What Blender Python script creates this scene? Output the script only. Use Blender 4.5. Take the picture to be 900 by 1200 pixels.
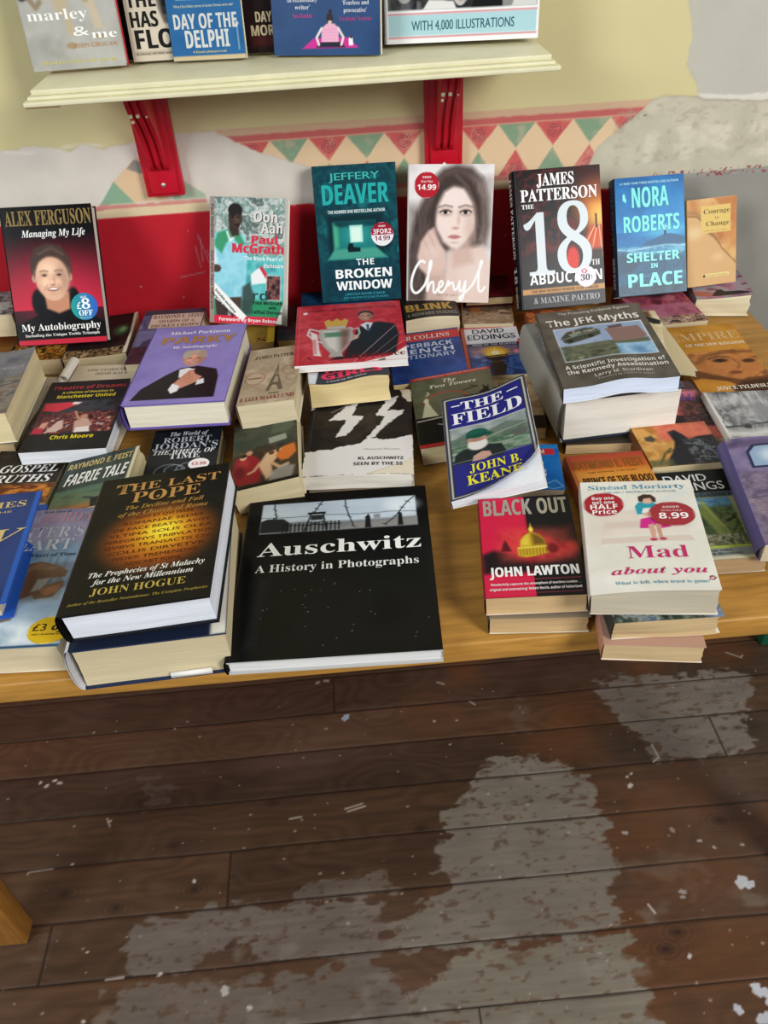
import bpy, math
import numpy as np
from mathutils import Matrix

# ---------------------------------------------------------------- scene, camera, light
for _o in list(bpy.data.objects):
    bpy.data.objects.remove(_o)
SC = bpy.context.scene
COL = SC.collection
SC.view_settings.view_transform = 'Standard'
SC.view_settings.look = 'None'
SC.view_settings.gamma = 1.0
SC.view_settings.use_curve_mapping = False
SC.view_settings.exposure = 0.16
rad = math.radians


def look(pitch, roll, yaw):
    p, r, y = rad(pitch), rad(roll), rad(yaw)
    f = np.array([math.sin(y) * math.cos(p), math.cos(y) * math.cos(p), -math.sin(p)])
    right = np.array([math.cos(y), -math.sin(y), 0.0])
    up = np.cross(right, f)
    R = right * math.cos(r) - up * math.sin(r)
    U = up * math.cos(r) + right * math.sin(r)
    return R, U, f


cam_data = bpy.data.cameras.new('camera')
cam = bpy.data.objects.new('camera', cam_data)
COL.objects.link(cam)
_R, _U, _F = look(40.1, 3.57, 1.98)
_m = Matrix.Identity(4)
for _i in range(3):
    _m[_i][0], _m[_i][1], _m[_i][2] = _R[_i], _U[_i], -_F[_i]
_m[2][3] = 0.71
cam.matrix_world = _m
cam_data.sensor_fit = 'VERTICAL'
cam_data.sensor_height = 36.0
cam_data.lens = 36.0 * 930.0 / 1200.0
cam_data.clip_start = 0.02
SC.camera = cam

world = bpy.data.worlds.new('room_light')
SC.world = world
world.use_nodes = True
world.node_tree.nodes['Background'].inputs[0].default_value = (0.93, 0.96, 1.0, 1)
world.node_tree.nodes['Background'].inputs[1].default_value = 0.2


def area(name, loc, target, sx, sy, power, col):
    d = bpy.data.lights.new(name, 'AREA')
    d.shape = 'RECTANGLE'
    d.size, d.size_y = sx, sy
    d.energy = power
    d.color = col
    o = bpy.data.objects.new(name, d)
    COL.objects.link(o)
    v = np.array(target, float) - np.array(loc, float)
    from mathutils import Vector
    o.location = loc
    o.rotation_euler = Vector(v).to_track_quat('-Z', 'Y').to_euler()
    return o


area('window_daylight', (2.55, -2.3, 2.2), (0.0, 1.2, 0.1), 1.5, 1.8, 150.0, (1.0, 0.99, 0.97))
area('left_fill_light', (-3.1, -1.9, 2.3), (-0.1, 1.2, 0.1), 1.5, 1.8, 105.0, (0.92, 0.97, 1.0))  # added fill lamp, put in to brighten the left side


# ---------------------------------------------------------------- colour and noise helpers
def hexc(h):
    if not isinstance(h, str):
        return np.array(h, float)
    h = h.lstrip('#')
    if len(h) == 3:
        h = ''.join(c * 2 for c in h)
    return np.array([int(h[i:i + 2], 16) / 255.0 for i in (0, 2, 4)])


def lin(c):
    c = np.clip(np.asarray(c, float), 0, 1)
    return np.where(c <= 0.04045, c / 12.92, ((c + 0.055) / 1.055) ** 2.4)


def sstep(a, b, x):
    t = np.clip((x - a) / (b - a + 1e-12), 0, 1)
    return t * t * (3 - 2 * t)


def _hash(ix, iy, seed):
    n = np.sin(ix * 127.1 + iy * 311.7 + seed * 74.7) * 43758.5453
    return n - np.floor(n)


def vnoise(x, y, seed=0):
    ix, iy = np.floor(x), np.floor(y)
    fx, fy = x - ix, y - iy
    fx = fx * fx * (3 - 2 * fx)
    fy = fy * fy * (3 - 2 * fy)
    a, b = _hash(ix, iy, seed), _hash(ix + 1, iy, seed)
    c, d = _hash(ix, iy + 1, seed), _hash(ix + 1, iy + 1, seed)
    return (a * (1 - fx) + b * fx) * (1 - fy) + (c * (1 - fx) + d * fx) * fy


def fbm(x, y, seed=0, oct=4):
    s, a, t = 0, 0.5, 0
    for k in range(oct):
        s = s + a * vnoise(x * 2 ** k, y * 2 ** k, seed + k * 13)
        t += a
        a *= 0.5
    return s / t


def poly_sd(X, Y, pts):
    """signed distance to a polygon (negative inside)"""
    P = np.asarray(pts, float)
    d = np.full(X.shape, 1e9)
    ins = np.zeros(X.shape, bool)
    n = len(P)
    for i in range(n):
        ax, ay = P[i]
        bx, by = P[(i + 1) % n]
        ex, ey = bx - ax, by - ay
        L = ex * ex + ey * ey + 1e-18
        t = np.clip(((X - ax) * ex + (Y - ay) * ey) / L, 0, 1)
        d = np.minimum(d, np.hypot(X - ax - t * ex, Y - ay - t * ey))
        if abs(ey) > 1e-15:
            c = ((ay > Y) != (by > Y)) & (X < ex * (Y - ay) / ey + ax)
            ins ^= c
    return np.where(ins, -d, d)


# ---------------------------------------------------------------- materials
def new_mat(name):
    m = bpy.data.materials.new(name)
    m.use_nodes = True
    return m, m.node_tree.nodes, m.node_tree.links, m.node_tree.nodes['Principled BSDF']


def attr_mat(name, rough, spec=0.5, bump_scale=0, bump=0.0, coat=0.0, stretch=(1, 1, 1), tint=0.0):
    m, N, L, B = new_mat(name)
    a = N.new('ShaderNodeAttribute')
    a.attribute_name = 'Col'
    B.inputs['Roughness'].default_value = rough
    B.inputs['Specular IOR Level'].default_value = spec
    B.inputs['Coat Weight'].default_value = coat
    B.inputs['Coat Roughness'].default_value = 0.12
    col = a.outputs['Color']
    if bump_scale:
        tc = N.new('ShaderNodeTexCoord')
        mp = N.new('ShaderNodeMapping')
        mp.inputs['Scale'].default_value = stretch
        nz = N.new('ShaderNodeTexNoise')
        nz.inputs['Scale'].default_value = bump_scale
        nz.inputs['Detail'].default_value = 3
        L.new(tc.outputs['Object'], mp.inputs['Vector'])
        L.new(mp.outputs['Vector'], nz.inputs['Vector'])
        bp = N.new('ShaderNodeBump')
        bp.inputs['Strength'].default_value = bump
        bp.inputs['Distance'].default_value = 0.001
        L.new(nz.outputs['Fac'], bp.inputs['Height'])
        L.new(bp.outputs['Normal'], B.inputs['Normal'])
        if tint:
            rp = N.new('ShaderNodeMapRange')
            rp.inputs['From Min'].default_value = 0.3
            rp.inputs['From Max'].default_value = 0.7
            rp.inputs['To Min'].default_value = 1 - tint
            rp.inputs['To Max'].default_value = 1.0
            L.new(nz.outputs['Fac'], rp.inputs['Value'])
            mx = N.new('ShaderNodeMix')
            mx.data_type = 'RGBA'
            mx.blend_type = 'MULTIPLY'
            mx.inputs['Factor'].default_value = 1.0
            L.new(a.outputs['Color'], mx.inputs[6])
            L.new(rp.outputs['Result'], mx.inputs[7])
            col = mx.outputs[2]
    L.new(col, B.inputs['Base Color'])
    return m


M_GLOSS = attr_mat('printed_cover_gloss', 0.22, 0.13, 55, 0.10)
M_SATIN = attr_mat('printed_cover_satin', 0.36, 0.12, 70, 0.12)
M_MATTE = attr_mat('printed_cover_worn', 0.55, 0.16, 70, 0.15)
M_PAGES = attr_mat('book_pages', 0.85, 0.2, 260, 0.35, stretch=(0.06, 0.06, 3.2), tint=0.16)
M_PAINT = attr_mat('painted_plaster', 0.7, 0.25, 60, 0.25)
M_FLOOR = attr_mat('worn_floorboards', 0.46, 0.38, 120, 0.35, stretch=(0.12, 1.0, 1.0), tint=0.12)


def flat_mat(name, col, rough=0.5, spec=0.5, noise=None, bump=0.2, metal=0.0):
    m, N, L, B = new_mat(name)
    c = lin(hexc(col))
    B.inputs['Base Color'].default_value = (*c, 1)
    B.inputs['Roughness'].default_value = rough
    B.inputs['Specular IOR Level'].default_value = spec
    B.inputs['Metallic'].default_value = metal
    if noise:
        sc, stretch, amt = noise
        tc = N.new('ShaderNodeTexCoord')
        mp = N.new('ShaderNodeMapping')
        mp.inputs['Scale'].default_value = stretch
        nz = N.new('ShaderNodeTexNoise')
        nz.inputs['Scale'].default_value = sc
        nz.inputs['Detail'].default_value = 5
        L.new(tc.outputs['Object'], mp.inputs['Vector'])
        L.new(mp.outputs['Vector'], nz.inputs['Vector'])
        rp = N.new('ShaderNodeValToRGB')
        rp.color_ramp.elements[0].position = 0.3
        rp.color_ramp.elements[1].position = 0.7
        rp.color_ramp.elements[0].color = (*(c * (1 - amt)), 1)
        rp.color_ramp.elements[1].color = (*np.clip(c * (1 + amt), 0, 1), 1)
        L.new(nz.outputs['Fac'], rp.inputs['Fac'])
        L.new(rp.outputs['Color'], B.inputs['Base Color'])
        bp = N.new('ShaderNodeBump')
        bp.inputs['Strength'].default_value = bump
        bp.inputs['Distance'].default_value = 0.001
        L.new(nz.outputs['Fac'], bp.inputs['Height'])
        L.new(bp.outputs['Normal'], B.inputs['Normal'])
    return m


M_OAK = flat_mat('oiled_oak', '#b0803a', 0.42, 0.3, (14, (1.0, 9.0, 9.0), 0.22), 0.12)
M_OAKLEG = flat_mat('oiled_oak_leg', '#94652a', 0.45, 0.3, (14, (9.0, 9.0, 1.0), 0.2), 0.12)
M_CREAM = flat_mat('cream_gloss_paint', '#dcd6b2', 0.45, 0.4, (30, (1, 1, 1), 0.05), 0.15)
M_RED = flat_mat('red_gloss_paint', '#c3142a', 0.28, 0.45, (40, (1, 1, 0.4), 0.08), 0.15)
M_STEEL = flat_mat('screw_steel', '#d8d4cc', 0.35, 0.5, metal=0.6)
M_GREEN = flat_mat('green_plastic', '#0f5a40', 0.45, 0.4, (20, (1, 1, 1), 0.06), 0.1)
M_CHIP = flat_mat('bare_wood', '#8a6440', 0.7, 0.3, (30, (0.3, 2, 2), 0.15), 0.2)


# ---------------------------------------------------------------- mesh helpers
class MB:
    """collects vertices, faces and per-vertex colours, links them as one mesh object"""

    def __init__(s):
        s.v, s.c, s.f, s.n = [], [], [], 0

    def add(s, verts, faces, col=(0.8, 0.8, 0.8)):
        verts = np.asarray(verts, float).reshape(-1, 3)
        cc = np.asarray(col, float)
        if cc.ndim == 1:
            cc = np.tile(cc, (len(verts), 1))
        s.v.append(verts)
        s.c.append(cc)
        for f in faces:
            s.f.append(np.asarray(f, np.int64) + s.n)
        s.n += len(verts)

    def grid(s, P, C, keep=None, flip=False):
        """P (ny,nx,3), C (ny,nx,3) srgb"""
        ny, nx = P.shape[:2]
        i = np.arange(ny * nx).reshape(ny, nx)
        q = np.stack([i[:-1, :-1], i[:-1, 1:], i[1:, 1:], i[1:, :-1]], -1)
        if keep is not None:
            q = q[keep]
        q = q.reshape(-1, 4)
        if flip:
            q = q[:, ::-1]
        s.v.append(P.reshape(-1, 3))
        s.c.append(np.broadcast_to(C, P.shape).reshape(-1, 3))
        s.f.append(q + s.n)
        s.n += ny * nx

    def box(s, x0, x1, y0, y1, z0, z1, col=(0.8, 0.8, 0.8)):
        v = [(x, y, z) for z in (z0, z1) for y in (y0, y1) for x in (x0, x1)]
        s.add(v, [(0, 2, 3, 1), (4, 5, 7, 6), (0, 1, 5, 4), (2, 6, 7, 3), (0, 4, 6, 2), (1, 3, 7, 5)], col)

    def prism(s, outline, axis, a0, a1, col=(0.8, 0.8, 0.8)):
        """outline in the two other axes, extruded along axis from a0 to a1"""
        n = len(outline)
        def pt(o, a):
            return {0: (a, o[0], o[1]), 1: (o[0], a, o[1]), 2: (o[0], o[1], a)}[axis]
        v = [pt(o, a0) for o in outline] + [pt(o, a1) for o in outline]
        f = [(i, (i + 1) % n, n + (i + 1) % n, n + i) for i in range(n)]
        f += [tuple(range(n))[::-1], tuple(range(n, 2 * n))]
        s.add(v, f, col)

    def build(s, name, mat, parent=None, smooth=False, bevel=0.0, fn=None):
        V = np.concatenate(s.v)
        if fn is not None:
            V = fn(V)
        Cc = lin(np.concatenate(s.c))
        loops, starts, tot = [], [], 0
        for f in s.f:
            if f.ndim == 2:
                k = f.shape[1]
                loops.append(f.ravel())
                starts.append(tot + np.arange(len(f)) * k)
                tot += f.size
            else:
                loops.append(f)
                starts.append(np.array([tot]))
                tot += len(f)
        loops = np.concatenate(loops)
        starts = np.concatenate(starts)
        me = bpy.data.meshes.new(name)
        me.vertices.add(len(V))
        me.vertices.foreach_set('co', V.astype(np.float32).ravel())
        me.loops.add(len(loops))
        me.loops.foreach_set('vertex_index', loops.astype(np.int32))
        me.polygons.add(len(starts))
        me.polygons.foreach_set('loop_start', starts.astype(np.int32))
        at = me.attributes.new('Col', 'FLOAT_COLOR', 'POINT')
        at.data.foreach_set('color', np.concatenate([Cc, np.ones((len(Cc), 1))], 1).astype(np.float32).ravel())
        me.update(calc_edges=True)
        me.validate()
        if smooth:
            me.polygons.foreach_set('use_smooth', np.ones(len(me.polygons), bool))
        me.materials.append(mat)
        o = bpy.data.objects.new(name, me)
        COL.objects.link(o)
        if parent is not None:
            o.parent = parent
        if bevel:
            b = o.modifiers.new('edge', 'BEVEL')
            b.width = bevel
            b.segments = 2
            b.limit_method = 'ANGLE'
        return o


def tag(o, label, cat, group=None):
    o['label'] = label
    o['category'] = cat
    if group:
        o['group'] = group
    return o


def thing(name, label, cat, group=None, loc=(0, 0, 0)):
    o = bpy.data.objects.new(name, None)
    o.empty_display_size = 0.03
    COL.objects.link(o)
    o.location = loc
    return tag(o, label, cat, group)


# ---------------------------------------------------------------- lettering
STY = {'S': (0x1D400, 0x1D41A, 0x1D7CE), 'I': (0x1D468, 0x1D482, None), 'i': (0x1D434, 0x1D44E, None),
       'B': (0x1D5D4, 0x1D5EE, 0x1D7EC), 'O': (0x1D63C, 0x1D656, None), 'C': (0x1D4D0, 0x1D4EA, None)}
_gl = {}


def glyphs(s, st, off):
    k = (s, st, off)
    if k in _gl:
        return _gl[k]
    if st in STY:
        U, Lo, D = STY[st]
        o = ''
        for ch in s:
            if 'A' <= ch <= 'Z':
                o += chr(U + ord(ch) - 65)
            elif 'a' <= ch <= 'z':
                o += '\u210e' if (st == 'i' and ch == 'h') else chr(Lo + ord(ch) - 97)
            elif ch.isdigit() and D:
                o += chr(D + int(ch))
            else:
                o += ch
    else:
        o = s
    c = bpy.data.curves.new('lettering', 'FONT')
    c.body = o
    c.resolution_u = 3
    c.offset = max(off, -.005) if off < 0 else 0.0
    ob = bpy.data.objects.new('lettering', c)
    me = bpy.data.meshes.new_from_object(ob)
    v = np.array([(x.co[0], x.co[1], 0.0) for x in me.vertices]).reshape(-1, 3)
    f = [tuple(p.vertices) for p in me.polygons]
    bpy.data.meshes.remove(me)
    bpy.data.objects.remove(ob)
    bpy.data.curves.remove(c)
    if off > 0 and len(v):
        # heavier strokes: overprint shifted sideways
        n = len(v)
        v, f = np.concatenate([v - [off, 0, 0], v + [off, 0, .00007]]), f + [tuple(i + n for i in q) for q in f]
    _gl[k] = (v, f)
    return _gl[k]


# ---------------------------------------------------------------- cover printing
class Art:
    """a printed sheet: colours on a fine grid plus lettering; u runs right, v runs down, both 0..1"""

    def __init__(s, w, h, bg='#888', res=0.0012):
        s.w, s.h = w, h
        s.nx, s.ny = max(8, int(w / res)), max(8, int(h / res))
        u, v = np.linspace(0, 1, s.nx + 1), np.linspace(0, 1, s.ny + 1)
        s.U, s.V = np.meshgrid(u, v)
        s.X, s.Y = s.U * w, s.V * h
        s.res = res
        s.c = np.empty(s.U.shape + (3,))
        s.c[:] = hexc(bg)
        s.txt = []

    def _mix(s, m, col, a=1.0):
        m = (np.clip(m, 0, 1) * a)[..., None]
        s.c = s.c * (1 - m) + hexc(col) * m
        return s

    def g(s, c0, c1, v0=0.0, v1=1.0, hor=False):
        q = s.U if hor else s.V
        t = np.clip((q - v0) / (v1 - v0), 0, 1)[..., None]
        m = ((q >= v0) & (q <= v1))[..., None]
        s.c = np.where(m, hexc(c0) * (1 - t) + hexc(c1) * t, s.c)
        return s

    def r(s, u0, v0, u1, v1, col, a=1.0, soft=0):
        return s.p([(u0, v0), (u1, v0), (u1, v1), (u0, v1)], col, a, soft)

    def e(s, u, v, ru, rv, col, soft=0.15, a=1.0, rot=0):
        dx, dy = s.X - u * s.w, s.Y - v * s.h
        ca, sa = math.cos(rad(rot)), math.sin(rad(rot))
        x, y = dx * ca + dy * sa, -dx * sa + dy * ca
        d = np.hypot(x / (ru * s.w), y / (rv * s.h))
        return s._mix(1 - sstep(1 - soft, 1 + soft * .3, d), col, a)

    def p(s, pts, col, a=1.0, soft=0, rough=0, seed=0):
        sd = poly_sd(s.X, s.Y, [(u * s.w, v * s.h) for u, v in pts])
        if rough:
            sd = sd + (fbm(s.X * 220, s.Y * 220, seed, 3) - .5) * rough * s.w
        k = max(soft * s.w, s.res * 0.9)
        return s._mix(.5 - sd / k, col, a)

    def l(s, pts, wd, col, a=1.0, soft=0):
        d = np.full(s.X.shape, 1e9)
        for (au, av), (bu, bv) in zip(pts[:-1], pts[1:]):
            ax, ay, bx, by = au * s.w, av * s.h, bu * s.w, bv * s.h
            ex, ey = bx - ax, by - ay
            t = np.clip(((s.X - ax) * ex + (s.Y - ay) * ey) / (ex * ex + ey * ey + 1e-15), 0, 1)
            d = np.minimum(d, np.hypot(s.X - ax - t * ex, s.Y - ay - t * ey))
        k = max(soft * s.w, s.res * 0.9)
        return s._mix(.5 - (d - wd * s.w / 2) / k, col, a)

    def n(s, u0, v0, u1, v1, cols, sc=8, seed=1, a=1.0, soft=0.02, st=(1, 1), con=1.6):
        """cloudy area running through a list of colours"""
        t = fbm(s.X / s.w * sc * st[0], s.Y / s.w * sc * st[1], seed, 4)
        t = np.clip((t - .5) * con + .5, 0, .9999) * (len(cols) - 1)
        i = np.clip(t.astype(int), 0, len(cols) - 2)
        f = (t - i)[..., None]
        K = np.array([hexc(c) for c in cols])
        cc = K[i] * (1 - f) + K[i + 1] * f
        sd = poly_sd(s.X, s.Y, [(u0 * s.w, v0 * s.h), (u1 * s.w, v0 * s.h), (u1 * s.w, v1 * s.h), (u0 * s.w, v1 * s.h)])
        m = (np.clip(.5 - sd / max(soft * s.w, s.res), 0, 1) * a)[..., None]
        s.c = s.c * (1 - m) + cc * m
        return s

    def dots(s, u0, v0, u1, v1, cols, n, ru, rv, seed=1, a=1.0, soft=.4):
        rg = np.random.RandomState(seed)
        for k in range(n):
            s.e(u0 + (u1 - u0) * rg.rand(), v0 + (v1 - v0) * rg.rand(), ru * (.5 + rg.rand()), rv * (.5 + rg.rand()),
                cols[rg.randint(len(cols))], soft, a, rg.rand() * 90)
        return s

    def t(s, txt, u0, u1, v, cap, col, st='B', lv=1, off=0.0, ang=0.0, slope=0.0):
        s.txt.append((txt, u0, u1, v, cap, col, st, lv, off, ang, slope))
        return s

    def letters(s):
        """lettering as (verts xy, faces, colour, level) in sheet coordinates, y up"""
        out = []
        for txt, u0, u1, v, cap, col, st, lv, off, ang, slope in s.txt:
            V, F = glyphs(txt, st, off)
            if not len(V):
                continue
            x0, x1 = V[:, 0].min(), V[:, 0].max()
            sy = cap * s.h / 0.69
            sx = (u1 - u0) * s.w / (x1 - x0)
            x, y = (V[:, 0] - x0) * sx, V[:, 1] * sy
            y = y + x * slope
            ca, sa = math.cos(rad(ang)), math.sin(rad(ang))
            x, y = x * ca - y * sa, x * sa + y * ca
            out.append((np.stack([u0 * s.w + x, (1 - v) * s.h + y, V[:, 2]], 1), F, hexc(col), lv))
        return out

    def crop(s, k):
        """keep the upper share k of the sheet"""
        n = int(round(s.ny * k))
        s.c = s.c[:n + 1]
        s.U, s.V = np.meshgrid(np.linspace(0, 1, s.nx + 1), np.linspace(0, 1, n + 1))
        s.h, s.ny = s.h * k, n
        s.txt = [(t[0], t[1], t[2], t[3] / k, t[4] / k) + tuple(t[5:]) for t in s.txt if t[3] / k < 1.0]
        return s

    def face(s, u, v, r, skin, hair, smile=False, beard=None, hairtop=1.0, turn=0.0):
        """a printed portrait head, r = half width of the face in u"""
        k = s.w / s.h
        rv = r * 1.32 * k
        sk, hr = hexc(skin), hexc(hair)
        s.e(u, v - rv * .30, r * 1.14, rv * .95 * hairtop, hr, .2)
        for q in (-1, 1):
            s.e(u + q * r * .98, v + rv * .08, r * .13, rv * .19, sk * .8, .4)
        s.e(u, v + rv * .1, r * .97, rv * .93, sk * .93, .15)
        s.e(u, v + rv * .62, r * .62, rv * .42, sk * .93, .2)
        s.e(u + r * .62, v + rv * .15, r * .5, rv * .75, sk * .70, .95, .65)
        s.e(u - r * .2, v - rv * .28, r * .6, rv * .38, np.clip(sk * 1.13, 0, 1), .95, .8)
        s.e(u - r * .35, v + rv * .25, r * .34, rv * .26, np.clip(sk * 1.12, 0, 1), .95, .8)
        s.e(u + r * .30, v + rv * .27, r * .26, rv * .22, np.clip(sk * 1.06, 0, 1), .95, .7)
        for q in (-1, 1):
            ex = u + r * (.40 * q + turn)
            s.e(ex, v - rv * .06, r * .26, rv * .12, sk * .68, .95, .85)
            s.e(ex, v - rv * .03, r * .15, rv * .045, '#2e211c', .6, .9)
            s.l([(ex - r * .2, v - rv * .19), (ex, v - rv * .23), (ex + r * .2, v - rv * .19)], r * .07, hr * .6 + sk * .3, .8, r * .08)
        s.e(u + r * (turn + .10), v + rv * .14, r * .10, rv * .24, sk * .80, .95, .7)
        s.e(u + r * turn - r * .02, v + rv * .26, r * .12, rv * .10, np.clip(sk * 1.1, 0, 1), .9, .7)
        s.e(u + r * turn, v + rv * .36, r * .17, rv * .05, sk * .6, .9, .8)
        if beard:
            s.e(u, v + rv * .72, r * .9, rv * .5, beard, .3)
            s.e(u, v + rv * .52, r * .4, rv * .08, sk * .6, .4)
        elif smile:
            for q in (-1, 1):
                s.l([(u + q * r * .28, v + rv * .34), (u + q * r * .48, v + rv * .56)], r * .05, sk * .72, .7, r * .08)
            s.e(u, v + rv * .54, r * .37, rv * .11, '#9c5a50', .5)
            s.e(u, v + rv * .525, r * .29, rv * .055, '#f3ece2', .5)
            s.e(u, v + rv * .74, r * .3, rv * .06, sk * .82, .9, .6)
        else:
            s.e(u, v + rv * .56, r * .28, rv * .06, '#a8605a', .5)
        return s


# ---------------------------------------------------------------- books
def pose_matrix(x, y, z, th, ph, ps):
    return (Matrix.Translation((x, y, z)) @ Matrix.Rotation(rad(th), 4, 'Z') @ Matrix.Rotation(rad(ph), 4, 'X')
            @ Matrix.Rotation(rad(ps), 4, 'Y'))


LV = 0.00022


def put_letters(mb, art, z, fn=None):
    for P, F, c, lv in art.letters():
        mb.add(P + [0, 0, z + lv * LV], F, c)


def block(mb, x0, x1, y0, y1, z0, z1, col, seed=0, nx=18, ny=18, nz=7, curve=0.0, ragged=0.0004, bulge=0.0):
    """a page block with slightly uneven edges; all six faces"""
    rg = np.random.RandomState(seed)
    ph = rg.rand(6) * 6.28

    def d(P):
        x, y, z = P[..., 0].copy(), P[..., 1].copy(), P[..., 2]
        fz = (z - z0) / (z1 - z0)
        ey = np.where(y < y0 + 1e-6, 1.0, 0.0) - np.where(y > y1 - 1e-6, 1.0, 0.0)
        ex = np.where(x > x1 - 1e-6, 1.0, 0.0)
        wob = (np.sin(fz * 23 + ph[0]) + np.sin(fz * 47 + ph[1] + x * 40)) * ragged
        y = y + ey * (wob + curve * 4 * fz * (1 - fz))
        x = x - ex * (np.abs(np.sin(fz * 17 + ph[2])) * ragged * 2 + bulge * 4 * fz * (1 - fz))
        return np.stack([x, y, z], -1)

    xs, ys, zs = np.linspace(x0, x1, nx + 1), np.linspace(y0, y1, ny + 1), np.linspace(z0, z1, nz + 1)
    c = hexc(col)

    def face(A, B, f, flip):
        a, b = np.meshgrid(A, B)
        P = d(f(a, b))
        sh = 1 - .05 * rg.rand(P.shape[0], 1, 1)
        mb.grid(P, np.broadcast_to(c, P.shape) * sh, flip=flip)

    one = np.ones_like
    face(xs, ys, lambda a, b: np.stack([a, b, one(a) * z1], -1), False)
    face(xs, ys, lambda a, b: np.stack([a, b, one(a) * z0], -1), True)
    face(xs, zs, lambda a, b: np.stack([a, one(a) * y0, b], -1), False)
    face(xs, zs, lambda a, b: np.stack([a, one(a) * y1, b], -1), True)
    face(ys, zs, lambda a, b: np.stack([one(a) * x0, a, b], -1), True)
    face(ys, zs, lambda a, b: np.stack([one(a) * x1, a, b], -1), False)


def front_sheet(mb, art, z, x0, x1, y0, y1, cut=None, th=0.0005, lift=None):
    """printed front with a turned-down edge"""
    X = x0 + art.U * (x1 - x0)
    Y = y1 - art.V * (y1 - y0)
    Z = np.full(X.shape, z)
    if lift is not None:
        Z = Z + lift(art.U, art.V)
    P = np.stack([X, Y, Z], -1)
    keep = None
    if cut is not None:
        uc = (art.U[:-1, :-1] + art.U[1:, 1:]) / 2
        vc = (art.V[:-1, :-1] + art.V[1:, 1:]) / 2
        keep = ~cut(uc, vc)
    mb.grid(P, art.c, keep, flip=True)
    if cut is None:
        for sl in ((0, slice(None)), (-1, slice(None)), (slice(None), 0), (slice(None), -1)):
            e = P[sl]
            lo = e.copy()
            lo[:, 2] -= th
            ce = art.c[sl]
            mb.grid(np.stack([e, lo]), np.stack([ce, ce * .9]))


def sticker(parent, art_fn, u, v, rx, w, h, t, fn, ry=None, label=None):
    """round price sticker, centre u,v, radius in metres"""
    ry = ry or rx
    a = Art(2 * rx, 2 * ry, '#fff', rx / 22)
    art_fn(a)
    mb = MB()
    nr, na = 12, 40
    R, A = np.meshgrid(np.linspace(0, 1, nr), np.linspace(0, 2 * math.pi, na + 1))
    X, Y = R * np.cos(A), R * np.sin(A)
    iu = np.clip(((X + 1) / 2 * a.nx).round().astype(int), 0, a.nx)
    iv = np.clip(((1 - Y) / 2 * a.ny).round().astype(int), 0, a.ny)
    C = a.c[iv, iu]
    z = t + .0008
    cx, cy = u * w, (1 - v) * h
    mb.grid(np.stack([cx + X * rx, cy + Y * ry, np.full(X.shape, z)], -1), C, flip=True)
    for P, F, c, lv in a.letters():
        mb.add(P + [cx - rx, cy - ry, z + lv * LV], F, c)
    o = mb.build('price_sticker', M_SATIN, parent, fn=fn)
    if label:
        o['label'] = label
    return o


def spine_letters(mb, items, w, h, t, x):
    """items: text, y0 (from the top, fraction), y1, z centre fraction, letter height fraction, colour, style"""
    for txt, a0, a1, zc, zh, col, st in items:
        V, F = glyphs(txt, st, 0.0)
        x0, x1 = V[:, 0].min(), V[:, 0].max()
        run = (V[:, 0] - x0) / (x1 - x0) * (a1 - a0) * h
        up = (V[:, 1] / .69 - .5) * zh * t
        mb.add(np.stack([np.full(len(V), x), h * (1 - a0) - run, zc * t + up], 1), F, hexc(col))


GROUPS = {'T': 'second-hand books lying on the table', 'W': 'books standing against the wall', 'S': 'books on the shelf'}


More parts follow.
